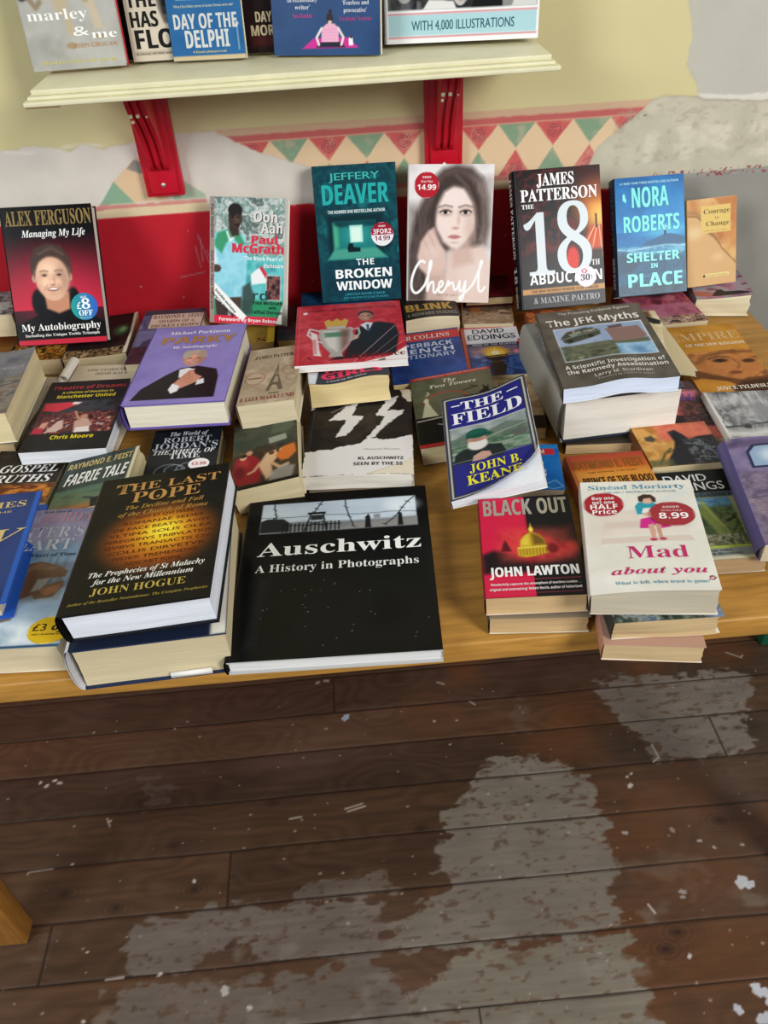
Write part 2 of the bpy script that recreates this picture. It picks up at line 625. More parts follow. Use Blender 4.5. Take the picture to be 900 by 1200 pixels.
def book(label, pose, art, kind='paper', pages='#e6d9b8', spine='#222', back=None, mat=None, bend=None, allbend=False,
         cut=None, lift=None, stickers=(), spt=(), edge=None, seed=0, group='T', ragged=.0004, curve=0.0, bulge=0.0, inset=.0022, round_spine=.001):
    x, y, z, th, ph, ps, w, h, t = pose
    back = back or spine
    mat = mat or M_SATIN
    o = thing('paperback_book' if kind == 'paper' else 'hardback_book', label, 'book', GROUPS[group])
    o.matrix_basis = pose_matrix(x, y, z, th, ph, ps)
    fn = None
    if bend is not None:
        def fn(V):
            V = V.copy()
            k = 1.0 if allbend else np.clip(V[:, 2] / t, 0, 1.2)
            V[:, 2] += bend(np.clip(V[:, 0] / w, 0, 1), np.clip(V[:, 1] / h, 0, 1)) * k
            return V
    mb, pb = MB(), MB()
    sp, bk = hexc(spine), hexc(back)
    if kind == 'paper':
        front_sheet(mb, art, t, 0, w, 0, h, cut, lift=lift)
        ys = np.linspace(0, h, 25)
        zs = np.linspace(0, t, 9)
        A, B = np.meshgrid(ys, zs)
        bul = -0.0006 - round_spine * np.sin(np.pi * B / t)
        bul[0] = 0
        bul[-1] = 0
        mb.grid(np.stack([bul, A, B], -1), np.broadcast_to(sp, A.shape + (3,)), flip=True)
        gx, gy = np.meshgrid(np.linspace(0, w, 13), ys)
        mb.grid(np.stack([gx, gy, np.zeros_like(gx)], -1), np.broadcast_to(bk, gx.shape + (3,)), flip=True)
        mb.grid(np.stack([gx, gy, np.full_like(gx, .0004)], -1), np.broadcast_to(hexc('#efeadb'), gx.shape + (3,)))
        block(pb, .0006, w - .0012, .0008, h - .001, .0005, t - .0006, pages, seed, ragged=ragged, curve=curve, bulge=bulge)
        if spt:
            spine_letters(mb, spt, w, h, t, -.0020)
    else:
        bt = .0026
        e = hexc(edge) if edge else bk * .8
        front_sheet(mb, art, t, -.001, w, 0, h)
        gx, gy = np.meshgrid(np.linspace(0, w, 13), np.linspace(0, h, 13))
        for zz, fl, cc in ((t - bt, True, e), (0, True, bk), (bt, False, e)):
            mb.grid(np.stack([gx, gy, np.full_like(gx, zz)], -1), np.broadcast_to(cc, gx.shape + (3,)), flip=fl)
        for za, zb in ((t - bt, t - .0004), (0, bt)):
            for P in ([(0, 0), (w, 0)], [(w, 0), (w, h)], [(w, h), (0, h)]):
                (ax, ay), (bx, by) = P
                s_ = np.linspace(0, 1, 13)
                q = np.stack([np.stack([ax + (bx - ax) * s_, ay + (by - ay) * s_, np.full(13, k)], -1) for k in (za, zb)])
                mb.grid(q, np.broadcast_to(e, q.shape))
        ys = np.linspace(0, h, 19)
        ang = np.linspace(0, np.pi, 13)
        for off, fl in ((0, True), (.0018, False)):
            A, Yg = np.meshgrid(ang, ys)
            zz = t / 2 - (t / 2 - off) * np.cos(A)
            xx = -(min(.16 * t, .009) - off) * np.sin(A) ** .7 + off * .2 - .0008
            mb.grid(np.stack([xx, Yg, zz], -1), np.broadcast_to(sp, A.shape + (3,)), flip=not fl)
        block(pb, .0012, w - inset, .0032, h - .0035, bt, t - bt, pages, seed, ragged=ragged * .6, curve=curve, bulge=bulge)
        if spt:
            spine_letters(mb, spt, w, h, t, -min(.16 * t, .009) - .0012)
    if lift is None:
        put_letters(mb, art, t)
    else:
        for P, F, c, lv in art.letters():
            dz = lift(P[:, 0] / w, 1 - P[:, 1] / h)
            mb.add(P + np.column_stack([0 * dz, 0 * dz, t + lv * LV + dz]), F, c)
    mb.build('cover', mat, o, fn=fn)
    pb.build('page_block', M_PAGES, o, fn=fn)
    for s_ in stickers:
        sticker(o, *s_[:4], w, h, t, fn, *s_[4:])
    return o


# ---------------------------------------------------------------- the room: back wall and floor
YW = 1.51
KW = 1.51 / 1.478


def build_wall():
    fx = np.arange(-.80, 1.0, .0022)
    fz = np.arange(.05, .56, .0022)
    xs = np.concatenate([[-2.6, -1.6, -1.1, -.9], fx, [1.1, 1.5, 2.6]])
    zs = np.concatenate([[-.80, -.5, -.2, -.05, 0.0], fz, [.65, .9, 1.5, 2.0]])
    X, Z = np.meshgrid(xs, zs)
    C = np.empty(X.shape + (3,))
    H = np.zeros(X.shape)
    res = .0022

    def mix(m, col, a=1.0):
        nonlocal C
        m = (np.clip(m, 0, 1) * a)[..., None]
        C = C * (1 - m) + (hexc(col) if isinstance(col, str) else col) * m

    def poly(pts, col, rough=0.0, a=1.0, seed=3, hgt=None, soft=res):
        nonlocal H
        sd = poly_sd(X, Z, pts)
        if rough:
            sd = sd + (fbm(X * 90, Z * 90, seed, 4) - .5) * rough
        m = np.clip(.5 - sd / soft, 0, 1)
        if col is not None:
            mix(m, col, a)
        if hgt is not None:
            H = H * (1 - m) + hgt * m
        return m

    cl = fbm(X * 9, Z * 9, 5)
    yel = hexc('#d3c896') * (1 + .06 * (cl - .5))[..., None]
    C[:] = yel
    # painted border strip
    def band(z0, z1, col, a=1.0, rough=.002, x0=-2.6, x1=2.6):
        poly([(x0, z0), (x1, z0), (x1, z1), (x0, z1)], col, rough, a)
    band(.334, .348, '#cda98c', .9, x0=-.22)
    band(.324, .336, '#c0595a', .9, .003, x0=-.22)
    band(.226, .325, '#e3c6a0', x0=-.22)
    wear = fbm(X * 60, Z * 60, 8)
    for k in range(-3, 12):
        xc = -.007 + .0665 * k
        for up in (0, 1):
            red = (k + up) % 2 == 0
            if up:
                pts = [(xc, .281), (xc - .0325, .232), (xc + .0325, .232)]
            else:
                pts = [(xc, .284), (xc - .0325, .324), (xc + .0325, .324)]
            m = poly(pts, '#c95a58' if red else '#7f9d80', .0015, .95)
            mix(m * np.clip((wear - .5) * 4, 0, 1), '#d9b79a', .45)
            if red:
                zc = .249 if up else .310
                th = np.arctan2(Z - zc, X - xc)
                rr = np.hypot(X - xc, Z - zc)
                arm = np.abs(((rr - .0016 - .0042 * (th + np.pi) / (2 * np.pi)) / .0042 + .5) % 1 - .5)
                mix(np.where((rr < .0125) & (arm < .2), 1.0, 0), '#84474e', .75)
    band(.227, .238, '#cf8a80', .95, .003)
    band(.211, .229, '#e0cba4')
    # red dado
    band(-.9, .2135, '#c41e2c', 1.0, .001)
    dn = fbm(X * 5, Z * 5, 21)
    mix(np.where(Z < .2125, np.clip((dn - .45) * 2, 0, 1), 0), '#a01223', .5)
    # stripped plaster, left patch
    pl = hexc('#d6cec2') * (1 + .10 * (fbm(X * 22, Z * 22, 31) - .5))[..., None]
    top = [(-2.6, .345), (-.60, .339), (-.536, .339), (-.526, .344), (-.481, .34), (-.45, .33), (-.427, .341), (-.396, .331),
           (-.355, .336), (-.267, .348), (-.199, .346), (-.18, .335), (-.121, .305), (-.039, .276), (.03, .245), (.05, .214),
           (-.225, .214), (-.235, .236), (-2.6, .236)]
    poly(top, pl, .006, hgt=.0008)
    mix(np.clip(1 - np.abs(Z - .336 - .004 * np.sin(X * 40)) / .005, 0, 1) * (X < -.34) * np.clip(fbm(X * 40, Z * 90, 4) * 3 - 1, 0, 1), '#e6ddd0', .8)
    poly([(-.389, .276), (-.424, .237), (-.361, .237)], '#88a98c', .002)
    poly([(-.389, .276), (-.343, .312), (-.30, .32), (-.30, .237), (-.361, .238)], '#dcbf98', .002)
    poly([(-.345, .31), (-.36, .296), (-.34, .285), (-.32, .30)], '#8f8c80', .003)
    poly([(-.290, .285), (-.265, .267), (-.233, .243), (-.235, .237), (-.290, .237)], '#a5b49b', .002)
    poly([(-.405, .2375), (-.424, .237), (-.44, .226), (-.42, .228)], '#c98580', .003)
    # stripped plaster, right patch
    n2 = fbm(X * 30, Z * 45, 41)
    pr = hexc('#c2bba6') * (1 + .14 * (n2 - .5))[..., None]
    rt = [(.585, .352), (.562, .346), (.529, .317), (.474, .275), (.455, .225), (.452, .2), (.60, .2), (.60, .212), (2.6, .225), (2.6, .34), (.9, .334),
          (.66, .345)]
    poly(rt, pr, .004, hgt=.0010)
    mix(np.where((X > .56) & (Z < .3) & (Z > .24), np.clip((n2 - .52) * 6, 0, 1), 0), '#dcd3c0', .5)
    mix(np.where((X > .5) & (Z < .34) & (Z > .24), np.clip((fbm(X * 80, Z * 110, 44) - .56) * 6, 0, 1), 0), '#a89d88', .5)
    gr = hexc('#bcb9ac') * (1 + .06 * (fbm(X * 14, Z * 14, 51) - .5))[..., None]
    poly([(.597, .491), (.60, 2.2), (2.6, 2.2), (2.6, .33), (.77, .333), (.70, .341), (.644, .346), (.632, .37), (.612, .398), (.613, .442)], gr, .006, hgt=-.0008)
    poly([(.639, .351), (.70, .345), (2.6, .339), (2.6, .330), (.76, .332), (.69, .338), (.645, .343)], '#d8d4c6', .004, hgt=-.0012)
    low = hexc('#918f87') * (1 + .10 * (fbm(X * 18, Z * 18, 61) - .5))[..., None]
    poly([(.585, .2165), (.66, .217), (.8, .219), (2.6, .225), (2.6, -.9), (.585, -.9)], low, .002)
    mix(np.where((X > .585) & (X < .82) & (np.abs(Z - .2165) < .006), np.clip((vnoise(X * 330, Z * 330, 7) - .68) * 9, 0, 1), 0), '#8c2f35', .9)
    mix(np.exp(-((X - .553) / .0025) ** 2 - ((Z - .322) / .0015) ** 2), '#4a4038', .9)
    # scratches and specks on the red paint
    for (ax, az, bx, bz) in [(-.262, .172, -.25, .118), (-.258, .165, -.262, .12), (-.25, .14, -.238, .10), (-.31, .093, -.262, .10), (-.27, .15, -.268, .11)]:
        t = np.clip(((X - ax) * (bx - ax) + (Z - az) * (bz - az)) / ((bx - ax) ** 2 + (bz - az) ** 2), 0, 1)
        dd = np.hypot(X - ax - t * (bx - ax), Z - az - t * (bz - az))
        mix(np.clip(1.2 - dd / .0016, 0, 1), '#b98a90', .7)
    rg = np.random.RandomState(5)
    for k in range(26):
        px, pz = -.5 + 1.0 * rg.rand(), .04 + .16 * rg.rand()
        mix(np.clip(1.4 - np.hypot(X - px, Z - pz) / (.001 + .0012 * rg.rand()), 0, 1), '#d8b8b4', .7)
    H = H + .0004 * (fbm(X * 40, Z * 40, 71) - .5)
    P = np.stack([X * KW, YW + H, .71 - (.71 - Z) * KW], -1)
    P[0, :, 2] = -.75
    mb = MB()
    mb.grid(P, C)
    xe, ze = P[0, 0, 0], P[-1, 0, 2]
    mb.box(P[0, 0, 0], P[0, -1, 0], YW + .02, YW + .12, -.75, ze, hexc('#b8b0a0'))
    o = mb.build('wall_back', M_PAINT)
    o['kind'] = 'structure'


def build_floor():
    fx = np.arange(-.95, 1.05, .0024)
    fy = np.arange(.38, 1.24, .0024)
    xs = np.concatenate([[-2.7, -1.8, -1.2], fx, [1.2, 1.8, 2.7]])
    ys = np.concatenate([[-1.6, -.8, -.2, .2], fy, [1.3, 1.4, 1.5, 1.56]])
    X, Y = np.meshgrid(xs, ys)
    seams = np.array([-1.54, -1.44, .06, .16, .26, .36, .461, .561, .663, .768, .870, .970, 1.062, 1.16, 1.26, 1.36, 1.46])
    row = np.searchsorted(seams, Y + .0025 * (vnoise(X * 6, Y * 0, 3) - .5))
    sd = np.min(np.abs(Y[..., None] + .0025 * (vnoise(X * 6, Y * 0, 3) - .5)[..., None] - seams), -1)
    tone = _hash(row.astype(float), row * 0.0, 9)
    joints = [(-.306, .663, .768), (-.10, 1.062, 1.16), (.70, .870, .970), (.12, .36, .461), (-.62, .561, .663)]
    rt = row * 1.0
    for jx, a, b in joints:
        inside = (Y > a) & (Y < b)
        rt = rt + np.where(inside & (X > jx), .37, 0)
        sd = np.minimum(sd, np.where(inside, np.abs(X - jx), 1))
    tone = _hash(rt, rt * 0, 4)
    base = hexc('#463324') + (tone[..., None] - .5) * np.array([.10, .06, .03])
    g1 = fbm(X * 4 + rt * 7, Y * 120 + rt * 31, 11, 4)
    warp = fbm(X * 3.5 + rt * 5, Y * 9 + rt * 3, 13, 3)
    g2 = .5 + .5 * np.sin(warp * 70 + Y * 60)
    C = base * (1 + .28 * (g1 - .5) - .13 * (g2 - .5))[..., None]

    def mix(m, col, a=1.0):
        nonlocal C
        m = (np.clip(m, 0, 1) * a)[..., None]
        C = C * (1 - m) + (hexc(col) if isinstance(col, str) else col) * m

    mix(np.clip((fbm(X * 3, Y * 5, 19) - .5) * 3, 0, 1), '#6b5348', .5)
    mix(np.clip((fbm(X * 5, Y * 7, 20) - .55) * 4, 0, 1) * (X > .05), '#6b3f22', .55)
    for kx, ky in [(.06, .775), (-.61, .716), (-.51, .68), (-.30, .60), (.48, .545), (.45, .52), (.63, .735), (-.23, .86), (-.42, .79), (-.37, .7), (-.50, .89)]:
        d = np.hypot((X - kx) / 1.6, Y - ky)
        mix(np.exp(-(d / .006) ** 2), '#2a1c15', .85)
        mix(np.clip(.5 + .5 * np.sin(d * 900), 0, 1) * np.exp(-(d / .022) ** 2), '#35241b', .5)
    patches = [
        [(.488, 1.067), (.522, 1.087), (.685, 1.081), (.827, 1.071), (.805, .997), (.774, .957), (.765, .905), (.735, .877), (.608, .871), (.548, .877), (.536, .919), (.516, .974), (.486, 1.027)],
        [(.18, .886), (.231, .92), (.368, .896), (.378, .865), (.413, .833), (.408, .787), (.417, .76), (.41, .709), (.408, .66), (.39, .615), (.403, .57), (.388, .557), (.193, .551), (-.013, .563), (-.009, .609), (.023, .628), (.104, .658), (.085, .692), (.09, .732), (.11, .756), (.108, .8), (.161, .821)],
        [(.104, .552), (.394, .553), (.397, .515), (.389, .469), (.41, .36), (-.1, .36), (-.036, .451), (.01, .491), (.068, .505)],
        [(-.475, .653), (-.391, .653), (-.377, .666), (-.021, .651), (-.029, .547), (-.248, .561), (-.258, .603), (-.295, .6), (-.395, .561), (-.461, .567), (-.476, .61)],
        [(-.486, .542), (-.276, .536), (-.029, .547), (.02, .40), (.02, .34), (-.476, .34)],
        [(-.505, .938), (-.443, .931), (-.437, .883), (-.488, .883)],
        [(-.192, .687), (-.017, .702), (.0, .67), (-.021, .655), (-.184, .655)],
        [(.298, 1.077), (.325, 1.068), (.316, .963), (.276, .968)]]
    strength = [.95, .95, .9, .8, .85, .45, .7, .35]
    gcol = ['#766c62', '#7a7165', '#7f786a', '#756c64', '#70665d', '#685d54', '#71665d', '#665b52']
    wn = (fbm(X * 45, Y * 70, 23, 4) - .5) * .05 + (fbm(X * 10, Y * 90, 24, 3) - .5) * .03
    pit = np.clip((fbm(X * 60, Y * 140, 25) - .60) * 7, 0, 1)
    for P, a, cc in zip(patches, strength, gcol):
        s_ = poly_sd(X, Y, P) + wn
        m = np.clip(.5 - s_ / .008, 0, 1)
        c2 = hexc(cc) * (1 + .18 * (fbm(X * 14, Y * 22, 27) - .5) + .10 * (g1 - .5))[..., None]
        mix(m * (1 - .6 * pit), c2, a)
    mix(np.clip((fbm(X * 16, Y * 24, 29) - .62) * 6, 0, 1) * np.clip((.75 - Y) / .2, 0, 1), '#8a847c', .5)
    # gaps between boards
    mix(np.clip(1.3 - sd / .0017, 0, 1), '#1c140f', .9)
    # paint drips
    sp = [(-.076, 1.047, .011, '#9aa6b4'), (-.119, 1.023, .004, '#8d857c'), (-.716, .955, .005, '#b5aca2'), (-.701, .946, .006, '#b5aca2'), (-.687, .957, .005, '#c0b8ae'),
          (-.675, .95, .006, '#b5aca2'), (-.553, .853, .004, '#b5a698'), (-.45, 1.059, .003, '#b5aca2'), (-.371, .716, .005, '#c4bcb2'), (-.413, .56, .005, '#c4bcb2'),
          (-.299, .524, .010, '#b9b4ac'), (-.256, .495, .005, '#c4bcb2'), (-.136, 1.149, .006, '#8f867e'), (-.116, 1.152, .007, '#8f867e'), (-.53, .499, .004, '#c4bcb2'),
          (-.546, .608, .003, '#c4bcb2'), (-.609, .772, .003, '#c4bcb2'), (.623, .618, .015, '#c6c8cc'), (.635, .612, .011, '#c6c8cc'), (.513, .611, .007, '#9a928a'), (.51, .602, .005, '#9a928a'),
          (.445, .729, .006, '#a39a90'), (.535, .726, .007, '#8f7f72'), (.485, .844, .004, '#b0a699'), (.485, .824, .007, '#c2b8aa'), (.495, .85, .004, '#b0a699'), (.581, .442, .013, '#ccd0d8'), (.592, .425, .012, '#ccd0d8'), (.575, .452, .008, '#ccd0d8'),
          (.534, .421, .010, '#c4c8d0'), (.57, .405, .014, '#c4c8d0'), (.486, .505, .005, '#d0ccc4'), (.653, .685, .004, '#b0a699'), (.578, .7, .005, '#a89e92'), (.60, .685, .004, '#b8aea2'), (.116, 1.017, .004, '#b0a699'), (.164, 1.014, .003, '#b0a699'), (.142, .956, .003, '#b0a699')]
    rg = np.random.RandomState(12)
    for x, y, r, c in sp:
        ang = np.arctan2(Y - y, X - x)
        rr = r * (1 + .22 * np.sin(ang * 2 + x * 90) + .12 * np.sin(ang * 5 + y * 70)) * .68
        mix(np.clip(.5 + (rr - np.hypot((X - x) * .8, Y - y)) / .002, 0, 1), c, .92)
    for k in range(230):
        x, y = -.9 + 1.8 * rg.rand(), .40 + .70 * rg.rand() ** 1.3
        r = .0012 + .0018 * rg.rand() ** 2
        mix(np.clip(1.2 - np.hypot((X - x) * .7, Y - y) / r, 0, 1), '#b4aa9e', .75)
    for (ax, ay, bx, by, c) in [(-.69, .764, -.645, .766, '#9c948a'), (-.505, .56, -.475, .561, '#c0b8ae'), (-.195, .822, -.172, .824, '#b0a699'), (-.085, .832, -.05, .84, '#a89e92'), (-.08, .826, -.045, .834, '#b6aca0'),
                                (.558, .91, .562, .88, '#b0a699'), (.562, .88, .548, .872, '#b0a699'), (.445, .595, .452, .58, '#d0ccc4'), (.805, 1.13, .832, 1.112, '#a09a92'), (.832, 1.112, .838, 1.118, '#a09a92'), (.135, 1.12, .15, 1.112, '#a89e92'), (.20, 1.06, .21, 1.05, '#a89e92'), (-.56, .86, -.551, .842, '#a89e92')]:
        t = np.clip(((X - ax) * (bx - ax) + (Y - ay) * (by - ay)) / ((bx - ax) ** 2 + (by - ay) ** 2), 0, 1)
        dd = np.hypot(X - ax - t * (bx - ax), Y - ay - t * (by - ay))
        mix(np.clip(1.3 - dd / .0022, 0, 1), c, .85)
    Zf = -.75 - .0012 * np.clip(1.3 - sd / .003, 0, 1)
    mb = MB()
    mb.grid(np.stack([X, Y, Zf], -1), C)
    mb.box(-2.7, 2.7, -1.6, 1.56, -.82, -.76, hexc('#4a382c'))
    o = mb.build('floor', M_FLOOR)
    o['kind'] = 'structure'


build_wall()
build_floor()

# ---------------------------------------------------------------- table
tb = thing('table', 'long light oak table holding the spread of books', 'table', None, (0, 0, -.75))


def tbox(name, x0, x1, y0, y1, z0, z1, mat=None, bev=.003):
    m = MB()
    m.box(x0, x1, y0, y1, z0 + .75, z1 + .75)
    return m.build(name, mat or M_OAK, tb, bevel=bev)


tbox('tabletop', -.735, .76, .595, 1.49, -.033, 0)
for lx in (-.726, .704):
    for ly in (.632, 1.42):
        m = MB()
        x0, x1, y0, y1 = lx, lx + .05 + (.02 if lx < 0 else 0), ly, ly + .04
        m.box(x0, x1, y0, y1, 0, .717)
        m.build('leg', M_OAKLEG, tb, bevel=.003)
tbox('apron', -.66, .70, .75, .772, -.10, -.033)
tbox('apron', -.66, .70, 1.43, 1.452, -.10, -.033)

# ---------------------------------------------------------------- shelf and brackets
sh = thing('wall_shelf', 'cream painted shelf with a stepped front edge on two red brackets', 'shelf', None, (0, 1.30, .443))


def shbox(name, parts, mat, bev=.0015):
    m = MB()
    for p in parts:
        m.box(p[0], p[1], p[2] - 1.30, p[3] - 1.30, p[4] - .443, p[5] - .443)
    return m.build(name, mat, sh, bevel=bev)


shbox('shelf_board', [(-.426, .332, 1.297, 1.509, .4545, .462)], M_CREAM)
shbox('edge_moulding', [(-.431, .337, 1.290, 1.507, .4495, .4545), (-.436, .343, 1.280, 1.505, .443, .4495)], M_CREAM)
ch = shbox('chipped_corner', [(-.4345, -.385, 1.2815, 1.31, .4412, .443)], M_CHIP)
ch['label'] = 'bare wood showing on the underside corner'


def bracket(xc, label):
    o = thing('shelf_bracket', label, 'bracket', 'red shelf brackets', (xc, 1.51, .24))
    m = MB()
    m.box(-.0335, .0335, -.018, 0, 0, .203)
    m.box(-.0255, .0255, -.023, -.018, .006, .203)
    m.build('back_plate', M_RED, o, bevel=.002)
    prof = [(-.022, .045), (-.030, .050), (-.038, .062), (-.044, .082), (-.056, .105), (-.076, .130), (-.098, .152), (-.112, .172), (-.118, .190), (-.118, .203), (-.022, .203)]
    m = MB()
    inner = [(y + .005 if y < -.023 else y, z + (.004 if z < .2 else 0)) for y, z in prof]
    m.prism(inner, 0, -.0165, .0165)
    for cx in (-.0125, 0, .0125):
        m.prism(prof, 0, cx - .0038, cx + .0038)
    m.build('scroll_support', M_RED, o, bevel=.0014)
    m = MB()
    for px, py, pz, r in ((-.0125, -.1005, .1535, .003), (-.001, -.1005, .1535, .0028), (-.0125, -.091, .143, .0024), (.0125, -.098, .151, .0016)):
        m.box(px - r, px + r, py - .0025, py + .0035, pz - r, pz + r, (.93, .9, .88))
    m.build('chipped_paint', M_CREAM, o, bevel=.001)['label'] = 'white spots where the red paint has chipped'
    m = MB()
    a = np.linspace(0, 2 * np.pi, 17)[:-1]
    m.prism([(.0038 * math.cos(t), .022 + .0038 * math.sin(t)) for t in a], 1, -.0245, -.023)
    m.build('screw', M_STEEL, o)
    return o


bracket(-.3055, 'red bracket under the shelf end holding the dog book')
bracket(.199, 'red bracket under the shelf behind the smiling-woman portrait book')

# ---------------------------------------------------------------- green tub on the floor under the table
gt = thing('storage_tub', 'dark green plastic tub on the floor beneath the table', 'tub', None, (1.06, 1.28, -.75))
m = MB()
lo = [(-.17, -.14), (.17, -.14), (.17, .14), (-.17, .14)]
hi = [(-.19, -.16), (.19, -.16), (.19, .16), (-.19, .16)]
ih = [(-.182, -.152), (.182, -.152), (.182, .152), (-.182, .152)]
il = [(-.163, -.133), (.163, -.133), (.163, .133), (-.163, .133)]
v = [(x, y, 0) for x, y in lo] + [(x, y, .26) for x, y in hi] + [(x, y, .26) for x, y in ih] + [(x, y, .006) for x, y in il]
f = [(3, 2, 1, 0), (12, 13, 14, 15)]
for a0 in (0, 4, 8):
    for i in range(4):
        j = (i + 1) % 4
        f.append((a0 + i, a0 + j, a0 + 4 + j, a0 + 4 + i))
m.add(v, f)
m.build('tub_body', M_GREEN, gt, bevel=.004)
m = MB()
for (x0, x1, y0, y1) in ((-.2, .2, -.172, -.158), (-.2, .2, .158, .172), (-.2, -.187, -.172, .172), (.187, .2, -.172, .172)):
    m.box(x0, x1, y0, y1, .248, .264)
m.build('rim', M_GREEN, gt, bevel=.002)


# ---------------------------------------------------------------- the books
POSE = {
    'winter': (-0.4946, 0.6118, 0.0048, -2.9, 0.6, -0.3, 0.146, 0.239, 0.042), 'bluehb': (-0.5645, 0.6447, 0.0495, 3.4, -0.5, 0.8, 0.153, 0.208, 0.026),
    'gospel': (-.5502, .8988, .002, -4, 0, 0, .11, .178, .028), 'faerie': (-0.42261, 0.848867, 0.00693452, -1.9, -0.6, -11, 0.112, 0.179, 0.031),
    'wheel': (-.3122, .8707, .0018, -.9, 0, 0, .104, .178, .028), 'popelow': (-0.3255, 0.577, 0.001, 2.1, -0.4, -0.6, 0.168, 0.238, 0.065),
    'pope': (-0.3209, 0.5841, 0.0725, -0.8, -0.8, -5, 0.16, 0.236, 0.04), 'aus': (-.1651, .5781, .003, -2.7, -.5, -.9, .241, .296, .021),
    'blklow': (0.1344, 0.6056, 0.001, -6.4, 0, -1.5, 0.114, 0.187, 0.026), 'blk': (0.1305, 0.6099, 0.0284, -6.9, -0.6, -3.8, 0.114, 0.178, 0.028),
    'madlow': (0.2515, 0.5548, 0.0004, -8.9, 0, 0, 0.109, 0.18, 0.026), 'madmid': (0.2606, 0.5599, 0.0272, -1.9, 0, 0, 0.12, 0.14, 0.027),
    'mad': (0.2364, 0.5711, 0.0592, -11.9, -2.8, -5, 0.131, 0.197, 0.036), 'prince': (.2921, .7175, .002, -.3, 0, 0, .11, .178, .028),
    'gem': (.1971, .8344, .006, -7.9, -1, 0, .08, .109, .022), 'qg': (.3858, .6701, .0005, -5.5, 0, -4, .099, .176, .025),
    'gorilla': (.405, .8527, .0009, 0, 0, 0, .111, .10, .03), 'corn': (.4322, .9261, .001, -6, 0, 0, .11, .16, .024),
    'bw': (.5306, .899, .0245, -4.7, -1, 0, .15, .125, .012), 'empire': (.5447, 1.031, .0055, -.2, 4, 0, .125, .199, .020),
    'jfklow': (.3073, .9394, .0007, -4.4, 0, 0, .127, .2, .017), 'greyhb': (0.3033, 0.9441, 0.019, 1.7, 0, -1.6, 0.172, 0.24, 0.072),
    'jfk': (0.2914, 0.9267, 0.1022, -3.2, -1, -4.2, 0.16, 0.228, 0.024), 'crumple': (0.395, 0.985, 0.0955, 0, 0, -1.6, 0.11, 0.19, 0.006),
    'tan': (.2065, .9931, .0006, -7, 0, 0, .083, .177, .02), 'murgos': (.195, 1.1413, .001, -3.5, -.3, -1, .102, .174, .024),
    'dict': (.0687, 1.1258, .002, -1.8, -.6, -4, .126, .175, .028), 'two': (.0945, .9392, .0022, -1.3, 0, -7, .131, .197, .03),
    'field': (.1185, .7936, .0364, -4.4, 6.3, -15.4, .125, .206, .016), 'ss': (-.0829, .8917, .0125, -4.8, -1, .2, .159, .232, .022),
    'sslow': (-.0736, .8857, .0008, -4.7, 0, 0, .112, .178, .011), 'girls': (-.0667, 1.0695, .0348, 2.4, 0, 0, .127, .198, .044),
    'red': (-.0881, 1.1002, .0812, -1.3, .3, 0, .179, .205, .013), 'postcard': (-.1701, 1.0113, .0444, -3.8, -1.5, -5.2, .088, .176, .04),
    'painting': (-.1717, .8588, .004, 2, -1, -9, .097, .187, .04), 'parky': (-.3413, 1.0272, .048, -4.6, .4, -1.2, .154, .241, .044),
    'dream': (-0.4928, 0.9741, 0.0375, -0.8, 0, 1, 0.128, 0.197, 0.022), 'irish': (-0.4999, 1.0548, 0.0015, -4.6, 0, 0, 0.125, 0.216, 0.032),
    'shards': (-.3871, 1.2407, .0037, -3.7, 3, -.5, .115, .185, .042), 'bk1': (-.6386, 1.0203, .0457, 1.7, -.6, 0, .129, .196, .052),
    'bk1low': (-.6498, 1.041, .0014, -7.9, 0, 0, .135, .196, .042), 'orangeblack': (-0.6196, 1.3102, 0.0013, -3, 0, 0, 0.105, 0.155, 0.031),
    'darkgreen': (-0.5117, 1.2976, 0.0007, 1.4, 0, 0, 0.115, 0.162, 0.033), 'yellowS': (-.2392, 1.2994, .001, 0, 0, 0, .106, .14, .034),
    'yellowT': (-.1272, 1.3016, .001, 0, 0, 0, .106, .14, .034), 'life': (-0.0833, 1.3349, 0.036, -0.9, 0, 0, 0.169, 0.13, 0.013),
    'blink': (0.1052, 1.3012, 0.001, 1.7, 0, 0, 0.1, 0.092, 0.054), 'brownland': (.2118, 1.3147, .001, -7, 0, 0, .092, .15, .032),
    'orange8': (.322, 1.2, .001, -4, 0, 0, .12, .15, .03), 'maroon': (0.225, 1.375, 0.035, -3, 0, 0, 0.09, 0.09, 0.02),
    'pinkL': (.5245, 1.2536, .001, 2.5, 0, 0, .12, .16, .031), 'pinkR': (.6504, 1.3357, .001, -10, 0, 0, .1, .12, .034),
    'purple': (0.468, 0.655, 0.0315, -9.2, 1.2, 0, 0.13, 0.207, 0.036),
    'ferg': (-0.588051, 1.35367, 0.0362736, -2, 60.8, 2.6, 0.155, 0.236, 0.03), 'mcgrath': (-.2466, 1.3832, .041, -16.1, 62.6, 3.5, .14, .218, .024),
    'deaver': (-.0404, 1.4314, .0445, -2.4, 73, -.4, .148, .236, .03), 'cheryl': (.1217, 1.4039, .0453, -12.4, 70.5, 2.2, .148, .235, .026),
    'patt': (.3213, 1.3494, .0317, 2.1, 60.4, 1.1, .152, .239, .036), 'nora': (.5052, 1.3719, .0314, 1.5, 59.5, .8, .129, .208, .03),
    'courage': (.6456, 1.3812, .0372, 6.1, 66.4, .7, .098, .155, .008), 'sliver': (-.7336, 1.3921, .044, -4, 0, 0, .129, .1, .044),
}


def art(k, bg='#888', res=.0012):
    return Art(POSE[k][6], POSE[k][7], bg, res)


